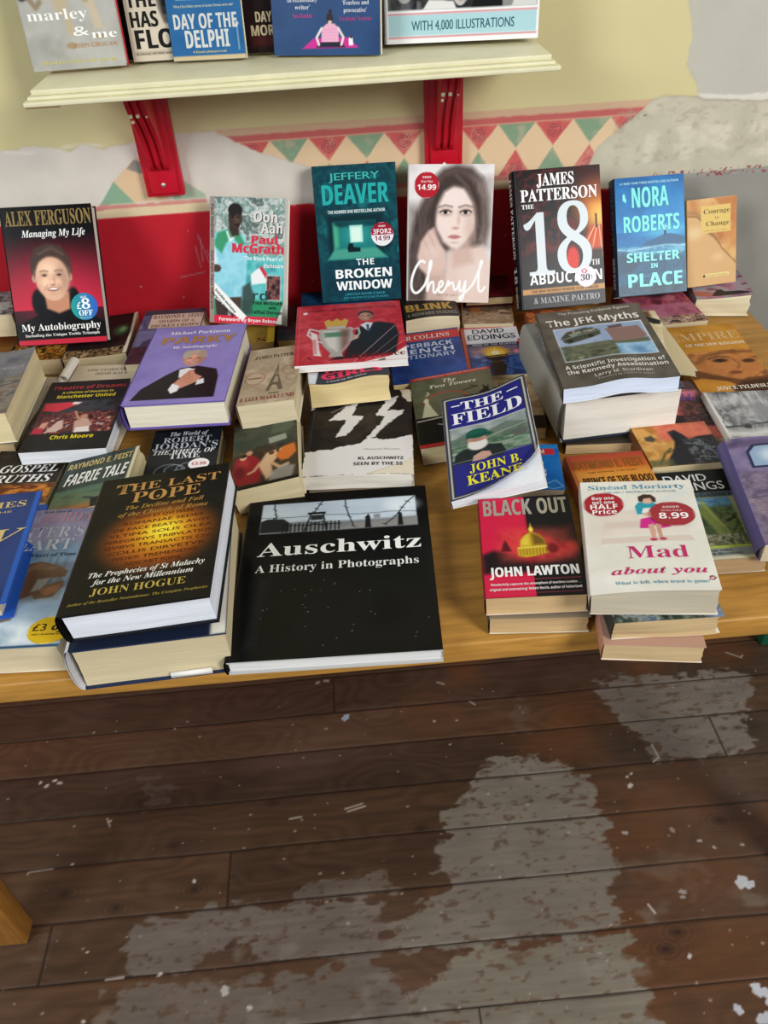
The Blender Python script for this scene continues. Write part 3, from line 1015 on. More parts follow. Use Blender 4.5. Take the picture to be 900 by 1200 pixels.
# ---- standing row -----------------------------------------------------------
a = art('ferg', '#0b0b0d')
a.g('#1a0a0e', '#c0213a', .2, .74)
a.e(.5, .62, .75, .36, '#e03a52', .9, .55)
a.r(0, 0, 1, .2, '#0c0c0e', 1, .1)
a.p([(.0, .95), (.0, .86), (.12, .82), (.3, .77), (.36, .70), (.62, .70), (.68, .77), (.9, .81), (1, .86), (1, .95)], '#0c0c0f', 1, .02)
a.r(0, .84, 1, 1, '#0b0b0d')
a.e(.3, .69, .1, .11, '#0c0c0f', .3)
a.e(.68, .67, .08, .09, '#0c0c0f', .3)
a.p([(.36, .62), (.64, .62), (.63, .745), (.5, .775), (.37, .735)], '#c48a6c', 1, .03)
a.face(.47, .50, .205, '#f2bfa0', '#4e3d34', smile=True, hairtop=1.0)
a.p([(.255, .47), (.25, .38), (.31, .30), (.45, .265), (.60, .285), (.69, .37), (.695, .47), (.655, .42), (.60, .365), (.44, .35), (.33, .39), (.29, .45)], '#463630', 1, .04)
a.l([(.35, .34), (.5, .30), (.62, .35)], .02, '#6f5c50', .7, .03)
a.e(.275, .48, .016, .05, '#6a5a50', .8, .8)
a.e(.668, .48, .016, .05, '#6a5a50', .8, .8)
a.r(0, .962, 1, 1, '#c0263c')
a.t('ALEX FERGUSON', .03, .985, .135, .105, '#8d7648', 'S', 2, .01)
a.t('Managing My Life', .19, .90, .218, .05, '#f3f1ee', 'I', 2)
a.t('My Autobiography', .05, .95, .895, .052, '#f6f4f0', 'S', 2, -.004)
a.t('Including the Unique Treble Triumph', .08, .925, .938, .02, '#e8e6e2', 'S', 2)


def s_ferg(s):
    s.g('#1f9f95', '#2d5fc0', 0, 1, True)
    s.t('WAS', .38, .62, .2, .09, '#cfe8f0', 'B')
    s.t('\u00a3', .22, .38, .58, .25, '#fff', 'S')
    s.t('8', .4, .72, .58, .36, '#fff', 'S')
    s.t('OFF', .27, .78, .83, .2, '#fff', 'S')
    s.t('special price', .3, .72, .93, .05, '#cfe8f0', 's')


book('black hardback at the wall with a smiling man and a blue-green round sticker', POSE['ferg'], a, 'hard', '#f1ece0', '#121214', mat=M_GLOSS, edge='#1a1416',
     stickers=[(s_ferg, .79, .735, .0235, None, 'blue and green round sticker')], group='W', seed=1)

a = art('mcgrath', '#9fb3ae')
a.n(0, 0, 1, .5, ['#5f7472', '#b4c4c0', '#6d8a82', '#d0d6d0', '#4a5c58', '#a2b8b2'], 8, 3, con=1.5)
a.n(.4, .45, 1, .86, ['#39a9a8', '#6cc6c6', '#2f8f92'], 6, 5)
a.r(.42, .80, 1, .95, '#1f8a5b', 1, .05)
a.r(0, .72, .2, .95, '#2c8c60', 1, .05)
a.p([(.0, .36), (.08, .28), (.22, .245), (.34, .25), (.46, .30), (.5, .44), (.48, .72), (.44, .80), (.05, .80), (.02, .7), (.02, .5)], '#8fd0de', 1, .02)
a.n(.03, .3, .47, .78, ['#6fbfd4', '#a6dde8', '#7cc8da'], 7, 9, .6, .1)
a.p([(.05, .38), (.10, .28), (.24, .25), (.3, .30), (.22, .36), (.16, .44)], '#2e8f5d', .9, .03)
a.p([(.30, .27), (.40, .28), (.47, .36), (.42, .38), (.34, .34)], '#2e8f5d', .9, .03)
a.l([(.23, .27), (.27, .34), (.35, .28)], .025, '#eef4f0', .9, .02)
a.p([(.0, .40), (.06, .36), (.1, .5), (.12, .58), (.03, .6), (.0, .58)], '#d5e6ea', 1, .03)
a.e(.09, .56, .07, .035, '#4a342c', .3)
a.p([(.07, .78), (.24, .79), (.25, .97), (.1, .97)], '#3b2a24', 1, .02)
a.p([(.27, .79), (.43, .78), (.42, .95), (.30, .96)], '#46322a', 1, .02)
a.p([(.26, .17), (.38, .17), (.39, .29), (.3, .31), (.25, .25)], '#33241e', 1, .03)
a.e(.335, .155, .095, .095, '#3c2a22', .12)
a.e(.335, .10, .10, .055, '#171310', .15)
a.e(.36, .17, .05, .05, '#5a4034', .7, .8)
a.e(.30, .155, .02, .008, '#15100d', .4)
a.e(.375, .155, .02, .008, '#15100d', .4)
a.e(.36, .215, .04, .014, '#211713', .4)
a.p([(.55, .60), (.66, .54), (.80, .60), (.78, .66), (.56, .68)], '#e9ecec', 1, .02)
a.p([(.66, .54), (.70, .53), (.83, .64), (.79, .665)], '#cc2f40', 1, .01)
a.p([(.44, .70), (.54, .66), (.6, .78), (.55, .92), (.43, .93)], '#30403e', .9, .04)
a.t('rd', .58, .78, .80, .07, '#24413e', 'B', 1)
a.r(.755, .60, .955, .80, '#e8e4e0')
a.n(.765, .605, .945, .795, ['#120d10', '#3a1b20', '#8a5a50', '#241418'], 14, 2, con=2)
a.r(0, .935, 1, 1, '#d81f3f')
a.p([(.0, .68), (.05, .665), (.50, .935), (.44, .975), (.0, .765)], '#f2f2ee')
a.r(0, 0, .062, 1, '#97887e', 1, .012)
a.t('Paul McGrath', .018, .42, .06, .022, '#5a4640', 'B', 3, 0, -90)
a.t('Ooh Aah Paul McGrath', .018, .75, .42, .022, '#7c3a40', 'B', 3, 0, -90)
a.t('Ooh', .585, .905, .19, .075, '#2c2c2e', 'B', 1, .02)
a.t('Aah', .685, .975, .275, .075, '#2c2c2e', 'B', 1, .02)
a.t('Ooh', .575, .895, .186, .075, '#d9d6cf', 'B', 3, .02)
a.t('Aah', .675, .965, .271, .075, '#d9d6cf', 'B', 3, .02)
a.t('Paul', .555, .90, .355, .06, '#d42b45', 'B', 3, .03)
a.t('McGrath', .30, .985, .43, .07, '#d42b45', 'B', 3, .03)
a.t('The Black Pearl of', .46, .985, .485, .028, '#f4f4f2', 'B', 3)
a.t('Inchicore', .72, .985, .54, .028, '#f4f4f2', 'B', 3)
a.t('Paul McGrath', .58, .98, .835, .028, '#15201e', 'B', 3)
a.t('with', .80, .90, .87, .022, '#15201e', 'B', 3)
a.t('Cathal Dervan', .56, .98, .91, .028, '#15201e', 'B', 3)
a.t('Foreword by Bryan Robson', .13, .93, .98, .026, '#f6f0f0', 'B', 3)
a.t('Includes exclusive', .07, .46, .735, .02, '#222', 'B', 3, 0, -46)
a.t('World Cup \u201994 updates', .02, .44, .757, .02, '#222', 'B', 3, 0, -46)
book('paperback standing at the wall showing a footballer in a pale blue shirt', POSE['mcgrath'], a, 'paper', '#f2efe6', '#9b8a80', mat=M_MATTE, group='W',
     spt=[('Paul McGrath', .05, .35, .5, .34, '#54423e', 'B'), ('Ooh Aah Paul McGrath', .42, .9, .5, .3, '#7a3038', 'B')], seed=2, ragged=.0014,
     cut=lambda u, v: u > np.where(v > .82, 1.0 - (v - .82) * .55, 1.0) - .012, bend=lambda x, y: .003 * x ** 3)

a = art('deaver', '#10343c')
a.n(0, 0, 1, 1, ['#0d2a33', '#15505a', '#0f3a44', '#1c6a70'], 7, 7)
a.n(0, .72, 1, 1, ['#0c2430', '#123a4a', '#0e2c3a'], 8, 8, .8, .2)
a.r(.13, .35, .82, .68, '#0c2c34', 1, .05)
a.p([(.2, .40), (.72, .40), (.72, .60), (.86, .68), (.1, .68), (.2, .60)], '#1f7a78', 1, .03)
a.p([(.2, .40), (.72, .40), (.72, .44), (.2, .44)], '#0d3a40', .9, .03)
a.p([(.2, .60), (.72, .60), (.85, .675), (.12, .675)], '#4aa08a', .9, .03)
a.p([(.2, .41), (.26, .44), (.26, .58), (.2, .60)], '#4fae86', .9, .04)
a.e(.48, .50, .2, .09, '#3aa39c', .9, .7)
a.r(.40, .43, .56, .555, '#a8e2d4', 1, .01)
a.r(.42, .445, .54, .55, '#d8f4e6', 1, .02)
a.p([(.36, .60), (.38, .56), (.43, .56), (.44, .59), (.52, .595), (.52, .625), (.37, .625)], '#0b2024', 1, .01)
a.t('JEFFERY', .19, .80, .105, .05, '#3fb5aa', 's', 1, .012)
a.t('DEAVER', .095, .905, .275, .135, '#27a8a5', 'B', 2, .02)
a.t('THE NUMBER ONE BESTSELLING AUTHOR', .15, .85, .34, .022, '#dfeeee', 'B', 2)
a.t('THE', .46, .68, .725, .045, '#f2f4f2', 'B', 2)
a.t('BROKEN', .19, .895, .82, .065, '#f4f6f4', 'B', 2, .015)
a.t('WINDOW', .19, .895, .91, .065, '#f4f6f4', 'B', 2, .015)
a.t('LINCOLN RHYME IS BACK', .30, .80, .952, .018, '#3fa3b5', 's', 2, .01)
a.t('AND THIS TIME IT\u2019S CLOSE TO HOME', .27, .83, .978, .014, '#3fa3b5', 's', 2, .01)


def s_deav(s):
    s.r(0, .53, 1, 1, '#e9e6ea')
    s.r(0, 0, 1, .53, '#9a1930')
    s.t('eason', .35, .65, .2, .09, '#f0dfe2', 'B')
    s.t('3FOR2', .1, .9, .48, .19, '#f6f0f0', 'B')
    s.t('14.99', .16, .84, .77, .19, '#7d1428', 'B')


book('teal paperback standing at the wall picturing a dim green room with a window', POSE['deaver'], a, 'paper', '#e7dcbc', '#0f2c34', mat=M_SATIN, group='W',
     stickers=[(s_deav, .80, .505, .0205, None, 'half red half white round sticker')], seed=3)

a = art('cheryl', '#dcd8d5')
a.n(0, 0, 1, 1, ['#dcd8d5', '#e8e4e1', '#d2cdca'], 4, 4)
a.p([(.28, .10), (.40, .03), (.56, .0), (.74, .02), (.88, .10), (.95, .24), (.97, .42), (.93, .56), (.84, .62), (.7, .6), (.4, .62), (.42, .8), (.46, 1), (0, 1), (.0, .62), (.05, .44), (.14, .28)], '#5a4c48', 1, .07)
a.n(.0, .30, .42, 1, ['#3a3130', '#5e504c', '#463b39'], 9, 14, .75, .2, (2.4, .6))
a.n(.72, .10, .97, .58, ['#6e605c', '#948580', '#5c504c'], 8, 15, .7, .14, (2.4, .5))
a.p([(.50, .62), (.90, .57), (1, .70), (1, 1), (.42, 1), (.46, .8)], '#e2c9bd', 1, .07)
a.e(.80, .78, .25, .16, '#ecd8ce', .95, .7)
a.p([(.52, .56), (.74, .54), (.80, .70), (.55, .74)], '#cfb0a2', .8, .08)
a.e(.56, .34, .265, .205, '#eedad0', .2)
a.p([(.325, .34), (.80, .32), (.78, .46), (.70, .55), (.60, .60), (.52, .595), (.42, .55), (.345, .46)], '#eedad0', 1, .05)
a.e(.75, .44, .11, .16, '#cfb0a1', .95, .6)
a.e(.50, .24, .22, .08, '#f2e2da', .95, .8)
a.e(.46, .43, .13, .07, '#f0dcd2', .95, .8)
a.p([(.265, .46), (.25, .34), (.30, .19), (.42, .09), (.58, .065), (.74, .11), (.85, .24), (.88, .42), (.83, .55), (.815, .40), (.77, .27), (.66, .165), (.53, .145), (.42, .19), (.345, .29), (.315, .40)], '#463a37', 1, .06)
a.l([(.56, .08), (.70, .16), (.80, .30), (.84, .44)], .03, '#7a6a64', .6, .04)
for ex in (.44, .68):
    a.e(ex, .335, .10, .036, '#8e7368', .95, .75)
    a.e(ex, .338, .058, .014, '#efe6e1', .5)
    a.e(ex, .337, .030, .015, '#2b211e', .5)
    a.l([(ex - .065, .336), (ex - .02, .323), (ex + .03, .322), (ex + .07, .333)], .014, '#2a1f1c', .9, .012)
    a.l([(ex - .08, .30), (ex - .0, .286), (ex + .08, .297)], .014, '#6a544c', .85, .025)
a.e(.60, .39, .03, .05, '#cfae9f', .95, .7)
a.e(.565, .45, .055, .014, '#bd9486', .8, .8)
a.e(.555, .513, .082, .019, '#c58682', .5)
a.l([(.478, .512), (.555, .515), (.632, .512)], .007, '#955a56', .8, .008)
a.e(.555, .555, .08, .012, '#cbaa9b', .9, .6)
a.p([(.11, .66), (.15, .55), (.24, .47), (.31, .445), (.345, .50), (.39, .56), (.45, .62), (.47, .72), (.42, .80), (.24, .80), (.13, .74)], '#dcbfb2', 1, .04)
for q in ((.29, .46, .39, .58), (.24, .48, .34, .61), (.18, .53, .28, .65)):
    a.l([(q[0], q[1]), (q[2], q[3])], .008, '#b4948a', .7, .02)
a.e(.30, .62, .12, .06, '#e6cdc2', .95, .7)
a.p([(.23, .76), (.45, .76), (.48, 1), (.22, 1)], '#d6b8ab', .9, .06)
a.t('MY STORY', .36, .62, .955, .018, '#9a8880', 's', 1)
for pts, wd in (([(.20, .70), (.16, .685), (.10, .73), (.045, .82), (.04, .90), (.09, .94), (.15, .92), (.21, .87)], .03),
                ([(.21, .87), (.28, .74), (.29, .69), (.265, .69), (.25, .80), (.235, .94), (.27, .86), (.31, .84), (.32, .88), (.315, .92), (.34, .935), (.37, .90)], .026),
                ([(.37, .90), (.43, .875), (.43, .84), (.395, .84), (.375, .90), (.40, .935), (.46, .91), (.50, .84)], .026),
                ([(.50, .84), (.50, .88), (.53, .85), (.56, .85), (.57, .91), (.61, .90), (.64, .84)], .026),
                ([(.64, .84), (.635, .91), (.67, .92), (.71, .84)], .026), ([(.71, .84), (.70, .92), (.67, .99), (.63, .97), (.70, .93), (.80, .87), (.88, .74), (.91, .69), (.885, .685), (.865, .80), (.87, .91), (.91, .92), (.95, .88)], .026)):
    P = np.array(pts)
    # smooth the pen line
    for _ in range(2):
        Q = [P[0]]
        for i in range(len(P) - 1):
            Q += [P[i] * .75 + P[i + 1] * .25, P[i] * .25 + P[i + 1] * .75]
        P = np.array(Q + [P[-1]])
    a.l([tuple(q) for q in P], wd, '#fbfaf8', 1, .006)


def s_cher(s):
    s.r(0, 0, 1, 1, '#b3202f')
    s.t('eason', .33, .67, .24, .1, '#f0dede', 'B')
    s.t('Great Value', .26, .74, .4, .09, '#f0dede', 's', 1, .01)
    s.t('14.99', .12, .88, .68, .2, '#fbf6f5', 'B')


book('pale hardback standing at the wall with a dark-haired woman resting her chin on her hand', POSE['cheryl'], a, 'hard', '#efe8da', '#d5d0cd', mat=M_GLOSS, edge='#cfc9c4', group='W',
     stickers=[(s_cher, .205, .145, .0218, None, 'red round sticker')], seed=4)

a = art('patt', '#17181c')
a.n(0, 0, .65, .62, ['#141417', '#2a1214', '#191215', '#5a1a18', '#141518'], 7, 4, con=2.4)
a.p([(.52, .0), (1, .0), (1, .62), (.72, .58), (.62, .3)], '#2c1a16', 1, .1)
a.p([(.70, .0), (1, 0), (1, .16), (.8, .2)], '#3a1512', 1, .12)
a.g('#000', '#000', 2, 3)
a.e(.98, .30, .36, .22, '#e2812a', .9, .95)
a.e(1.0, .36, .2, .13, '#f5c25a', .9, .9)
a.e(.98, .17, .3, .1, '#8a3a1e', .9, .6)
a.p([(.86, .43), (1, .43), (1, .66), (.70, .66)], '#d2501e', 1, .04)
for k in range(7):
    a.l([(.9 + .012 * k, .43), (.62 + .075 * k, .66)], .01, '#f3d9b0' if k % 2 else '#b23a16', .9, .006)
a.e(.5, .6, .45, .09, '#7a1418', .9, .6)
a.n(.0, .60, 1, .78, ['#16161a', '#1b1416', '#241013'], 6, 9, .9, .05)
a.r(0, .78, 1, 1, '#1b1c21')
a.r(0, .83, 1, .90, '#14151a')
a.l([(.93, .36), (.93, .44)], .02, '#161213')
a.e(.93, .352, .014, .01, '#161213', .2)
a.r(0, .855, 1, .895, '#c08b4e')
a.t('JAMES', .235, .68, .12, .085, '#fbfaf8', 'S', 3, .012)
a.t('PATTERSON', .035, .955, .225, .085, '#fbfaf8', 'S', 3, .012)
a.t('THE', .04, .19, .275, .03, '#f6f4f0', 'S', 3)
a.t('1', .05, .40, .76, .44, '#d4dde1', 'S', 2, -.01)
a.t('8', .44, .86, .76, .50, '#d4dde1', 'S', 2, -.02)
a.e(.64, .44, .07, .09, '#5e1a1a', .4)
a.e(.63, .66, .085, .10, '#d42a1c', .3)
a.t('TH', .85, .95, .715, .04, '#eef0f0', 'S', 3)
a.t('ABDUCTION', .09, .97, .825, .075, '#fbfaf8', 'B', 3)
a.t('THE NEW WOMEN\u2019S MURDER CLUB THRILLER', .1, .92, .885, .02, '#3a2a18', 's', 2, .01)
a.t('& MAXINE PAETRO', .125, .93, .965, .045, '#a9adb0', 'S', 2, -.006)


def s_patt(s):
    s.r(0, 0, 1, 1, '#e9e4ea')
    s.e(.5, .5, .98, .98, '#c9bfd2', .05)
    s.e(.5, .5, .9, .9, '#ece8ee', .05)
    s.e(.42, .24, .14, .12, '#c04a60', .1)
    s.e(.42, .24, .08, .07, '#ece8ee', .1)
    s.t('30', .22, .68, .68, .28, '#2a2830', 'S')
    s.t('1', .72, .8, .66, .22, '#a9b8c8', 'B')


book('black thriller hardback at the wall with a huge pale numeral and an orange glow', POSE['patt'], a, 'hard', '#efe8d8', '#17181c', mat=M_GLOSS, group='W',
     spt=[('JAMES PATTERSON', .04, .62, .5, .42, '#e6e4e2', 'S'), ('18', .68, .8, .5, .5, '#c8ccd0', 'S'), ('18TH ABDUCTION', .82, .98, .5, .3, '#c8b8a8', 'B')],
     stickers=[(s_patt, .775, .795, .0185, None, 'white round price sticker')], seed=5)

a = art('nora', '#1a72b0')
a.g('#155f9e', '#2f9ad6', 0, .46)
a.n(0, 0, 1, .5, ['#135a97', '#1f7ec0', '#2a94d2'], 3, 3, .6, .1)
a.e(.72, .47, .4, .07, '#5cc4e8', .9, .7)
a.p([(.30, .60), (.42, .55), (.58, .52), (.66, .50), (.75, .49), (.86, .50), (1, .53), (1, .62), (.3, .62)], '#2c5f86', 1, .015)
a.r(.69, .435, .725, .50, '#20425c')
a.e(.706, .432, .02, .012, '#e8f4f0', .4)
a.e(.706, .432, .08, .03, '#a8e4ee', .9, .5)
a.n(0, .585, 1, .70, ['#2b6f9e', '#7fc0d8', '#3a80aa', '#5aa4c4'], 9, 7, .95, .03, (1, 3))
a.n(0, .66, 1, 1, ['#1f3f58', '#2f6482', '#24506c', '#3f7c98'], 6, 12, .95, .06, (1, 1.6))
a.p([(0, .60), (.2, .64), (.35, .72), (.2, .80), (0, .82)], '#2c4a60', .8, .05)
a.n(0, .90, 1, 1, ['#2a3f50', '#35586c', '#243a4a'], 8, 22, .9, .04)
a.l([(0, .60), (.2, .615), (.42, .60), (.7, .585), (1, .60)], .012, '#bfe4ee', .8, .02)
a.dots(.08, .38, .6, .55, ['#2a4a66'], 14, .008, .004, 5, .8)
a.t('#1 NEW YORK TIMES BESTSELLING AUTHOR', .07, .92, .06, .018, '#a6dcea', 'B', 2)
a.t('NORA', .24, .78, .26, .165, '#1f7f9e', 'B', 1, .03)
a.t('ROBERTS', .11, .93, .465, .135, '#1f7f9e', 'B', 1, .03)
a.t('NORA', .235, .77, .255, .16, '#7fe6e2', 'B', 3, .015)
a.t('ROBERTS', .105, .92, .46, .13, '#7fe6e2', 'B', 3, .015)
a.t('SHELTER', .13, .91, .715, .075, '#8deee6', 'B', 3, .02)
a.t('IN', .48, .58, .775, .038, '#8deee6', 'B', 3, .02)
a.t('PLACE', .14, .94, .93, .11, '#8deee6', 'B', 3, .02)
a.e(.125, .165, .02, .035, '#8deee6', .2)
a.e(.145, .19, .015, .02, '#8deee6', .2)
book('blue paperback standing at the wall with turquoise lettering over a lighthouse shore', POSE['nora'], a, 'paper', '#9fc7cf', '#20303c', mat=M_GLOSS, group='W',
     spt=[('NORA ROBERTS', .05, .55, .5, .4, '#2f5a70', 'B'), ('SHELTER IN PLACE', .66, .93, .5, .34, '#b7c4cc', 'B')], seed=6)

a = art('courage', '#c99a63')
a.n(0, 0, 1, 1, ['#c08a50', '#d8ac70', '#c9965c', '#b87846'], 3, 2)
a.p([(0, .18), (.2, .2), (.33, .28), (.40, .40), (.55, .46), (.66, .55), (.8, .66), (1, .78), (1, 1), (0, 1)], '#cfa672', 1, .03)
a.p([(0, .16), (.18, .17), (.3, .24), (.36, .38), (.52, .45), (.63, .53), (.60, .47), (.5, .40), (.38, .34), (.34, .22), (.2, .14), (0, .12)], '#8a7a58', .5, .04)
a.l([(0, .18), (.2, .2), (.30, .26), (.36, .36), (.52, .42), (.63, .50), (.70, .58), (1, .77)], .016, '#6a5038', .9, .02)
a.e(.15, .38, .22, .1, '#e3cfa2', .9, .6)
a.e(.62, .68, .16, .07, '#e8c49a', .9, .5)
a.e(.95, .40, .3, .22, '#b8622e', .9, .45)
a.p([(.55, 0), (1, 0), (1, .3), (.88, .3)], '#b5713f', .8, .06)
a.r(.28, .085, .88, .395, '#d9bb6c')
a.r(.30, .865, .86, .905, '#e0c884')
a.l([(.32, .895), (.34, .875), (.36, .895), (.32, .895)], .02, '#3a3020')
a.t('Courage', .33, .86, .175, .052, '#5a4a2c', 'S', 1, -.008)
a.t('to', .56, .64, .24, .035, '#9a8250', 'S', 1, -.008)
a.t('Change', .38, .85, .315, .052, '#5a4a2c', 'S', 1, -.008)
a.t('One day at a time', .34, .8, .375, .012, '#9a8250', 's', 1)
a.t('Family Groups', .40, .82, .894, .014, '#8a7440', 's', 1)
book('small thin orange-tan booklet standing beside the blue paperback', POSE['courage'], a, 'paper', '#e6d8b0', '#b58a50', mat=M_SATIN, group='W', seed=7)

# ---- rear row lying down ----------------------------------------------------
a = art('sliver', '#7d8284', .002)
a.n(0, 0, 1, 1, ['#60666a', '#9aa0a0', '#3c4144', '#a9aca8'], 5, 3, con=2.2)
book('thick grey paperback at the table end beside the smiling man hardback', POSE['sliver'], a, 'paper', '#d9c9a4', '#4a4a4a', seed=8)

a = art('orangeblack', '#1c1712', .002)
a.n(0, .5, 1, 1, ['#17120e', '#c47a24', '#3a2614', '#d99a3c', '#1a1410'], 5, 6, con=2.2)
book('dark paperback with orange patches lying beneath the smiling man hardback', POSE['orangeblack'], a, 'paper', '#cdbb92', '#201a14', seed=9)

a = art('darkgreen', '#20191a', .0016)
a.n(0, 0, 1, 1, ['#1a1213', '#2e1a1c', '#1c1414'], 4, 3)
a.e(.80, .42, .16, .16, '#4f8a55', .8, .8)
a.e(.82, .40, .07, .08, '#8fc27f', .8, .8)
a.n(0, .82, 1, 1, ['#1a1412', '#c9a878', '#2a1c16', '#8a6a44'], 9, 8, con=2.6)
a.p([(.93, 0), (1, 0), (1, 1), (.93, 1), (.96, .5)], '#e3d8c0', 1, .01)
book('dark worn paperback with a green glow on its cover and cream curled edge', POSE['darkgreen'], a, 'paper', '#d2c198', '#1c1514', mat=M_MATTE, seed=10, ragged=.001, bend=lambda x, y: .004 * x ** 4)

a = art('shards', '#5a5470')
a.n(0, 0, 1, 1, ['#2c2a3a', '#5a5676', '#46425c', '#7a7896'], 4, 5)
a.r(0, 0, 1, .10, '#3a3642', 1, .03)
a.r(.02, .4, .9, .7, '#8480ac', .7, .1)
a.p([(.3, .55), (.45, .48), (.6, .56), (.8, .50), (1, .60), (1, .74), (.1, .74), (.15, .6)], '#4a4666', 1, .02)
a.n(0, .70, 1, 1, ['#3a2230', '#5a2c34', '#2a1a28'], 6, 9, .9, .05)
a.r(.14, .09, .98, .36, '#c5aa98', 1, .01)
a.t('RAYMOND E. FEIST', .17, .97, .175, .07, '#5a3f42', 'S', 1, -.006)
a.t('SHARDS OF A', .28, .86, .26, .055, '#6a4a44', 'S', 1, -.006)
a.t('BROKEN CROWN', .18, .95, .345, .055, '#6a4a44', 'S', 1, -.006)
book('purple fantasy paperback with a tan title panel lying behind the violet autobiography', POSE['shards'], a, 'paper', '#e2d4ae', '#2c2834', seed=11)

a = art('yellowS', '#a88a3c', .002)
a.n(0, 0, 1, 1, ['#8f7430', '#b89a48'], 4, 2)
a.r(.88, 0, 1, 1, '#d8b83a')
a.t('S', .70, .86, .97, .12, '#5a2a16', 'S')
book('mustard paperback with yellow edge lying below the footballer book', POSE['yellowS'], a, 'paper', '#b89a5c', '#8a7030', seed=12)
a = art('yellowT', '#1d1c1c', .002)
a.n(0, .5, 1, 1, ['#1a1919', '#3a3a40', '#232024'], 5, 2)
book('black paperback lying next to the mustard one under the footballer book', POSE['yellowT'], a, 'paper', '#bfa164', '#1c1a1a', seed=13)

a = art('life', '#0f3a5a', .0016)
a.n(0, 0, 1, 1, ['#0c2a44', '#14507a', '#0e3452'], 4, 3)
a.t('LIFE', .34, .62, .9, .10, '#8fb4cc', 'I')
a.t('STEEL', .15, .7, .6, .1, '#2f6a8c', 'S')
book('dark blue thick book lying under the teal standing paperback', POSE['life'], a, 'hard', '#c2b48c', '#1c2024', seed=14)

a = art('blink', '#17140f')
a.n(0, .55, 1, 1, ['#15120e', '#2c2820', '#191611'], 6, 3)
a.t('BLINK', .05, .90, .68, .29, '#b08a3a', 'B', 2, .03)
a.t('& HOWARD HUGHES', .05, .95, .905, .13, '#8a8374', 'B', 2)
book('very thick black paperback with gold lettering under the pale portrait hardback', POSE['blink'], a, 'paper', '#ecdfba', '#181510', seed=15, ragged=.001, bend=lambda x, y: .004 * np.sin(x * 3.1) * (1 - y))

a = art('brownland', '#7a5f48')
a.n(0, 0, 1, 1, ['#4a382c', '#8a6c50', '#b0947a', '#5f4a3a', '#9a6a44'], 5, 7, con=2, st=(1, 2))
a.p([(0, .55), (.3, .42), (.6, .50), (1, .40), (1, .60), (.5, .68), (0, .64)], '#4e3a2e', .8, .03)
a.n(0, .76, 1, 1, ['#c0a68a', '#8f7258', '#d8c4a8'], 8, 9, .8, .08, (1, 3))
a.e(.25, .60, .14, .16, '#b0622c', .7, .6)
book('brown landscape paperback lying behind the red-bordered fantasy book', POSE['brownland'], a, 'paper', '#e0d2ae', '#d8cbb2', seed=16)

a = art('maroon', '#4a0f16', .002)
a.n(0, 0, 1, 1, ['#3a0c12', '#5f141c'], 4, 2)
book('dark maroon book tucked under the thriller with the huge numeral', POSE['maroon'], a, 'hard', '#b59a70', '#3e0d13', seed=17)

a = art('orange8', '#b06a3c')
a.n(0, 0, 1, 1, ['#7a4030', '#c8783c', '#a8503a', '#d89a50', '#5a3228'], 6, 3, con=2.2)
a.n(0, .75, 1, 1, ['#d8a060', '#8a4a34', '#c07040'], 9, 4, .8, .08)
book('orange fantasy paperback lying below the thriller with the huge numeral', POSE['orange8'], a, 'paper', '#d8c498', '#8a4c30', seed=18)

a = art('pinkL', '#8a4050')
a.n(0, 0, 1, 1, ['#5a2434', '#a84c54', '#7a3448', '#c06a70', '#8a4a62'], 4, 5, con=2)
a.e(.55, .25, .2, .14, '#3a1a26', .7, .8)
a.n(0, .82, 1, 1, ['#3a2a2c', '#c8a088', '#5a4048', '#e0c8b0', '#8a6040'], 11, 6, con=2.6)
a.n(.1, .52, 1, .82, ['#9a4a62', '#b06a80', '#84405c'], 5, 8, .8, .06)
book('crimson and pink fantasy paperback lying below the blue standing paperback', POSE['pinkL'], a, 'paper', '#e0cfa8', '#6a3040', seed=19)
a = art('pinkR', '#8a6a76')
a.n(0, 0, 1, 1, ['#6a4a5c', '#a8848e', '#8a98a0', '#b0768a', '#7a5a6c'], 3, 9, con=2, st=(1, 2))
a.p([(.3, .88), (.42, .72), (.5, .70), (.55, .78), (.8, .80), (.95, .86), (.95, .92), (.32, .93)], '#2c2226', 1, .02)
a.p([(0, .74), (.3, .76), (.32, .9), (0, .9)], '#a85a40', .8, .06)
book('mauve seascape paperback with fanned pages at the end of the back row', POSE['pinkR'], a, 'paper', '#e6d9b6', '#6a5660', seed=20, ragged=.0022, bend=lambda x, y: .006 * x ** 2 * (1 - y) + .004 * x)

# ---- middle rows ------------------------------------------------------------
a = art('bk1low', '#9a9284', .002)
book('thick cream-edged paperback at the table end under the grey landscape book', POSE['bk1low'], a, 'paper', '#c9b084', '#8a8070', seed=21)
a = art('bk1', '#6d6e74')
a.n(0, 0, 1, 1, ['#5f6168', '#7c7d82', '#696a70'], 4, 4)
a.p([(0, .42), (.4, .48), (.8, .46), (1, .42), (1, 1), (0, 1)], '#7a7064', .9, .06)
a.n(.3, .48, 1, 1, ['#5a5048', '#8f8478', '#46484c', '#9c9084'], 6, 7, .8, .1, (1, 2))
a.t('ROSE OF THE WORLD', .20, .96, .34, .05, '#a9a9a6', 'S', 2, -.01, 0, .0)
a.t('a novel of the hills', .45, .85, .40, .025, '#a09e98', 's', 2)
book('thick grey paperback with a hazy landscape at the table end with a curling edge', POSE['bk1'], a, 'paper', '#e9d9ab', '#5c5c60', mat=M_MATTE, seed=22, ragged=.0006, bend=lambda x, y: .006 * x ** 4 * y)

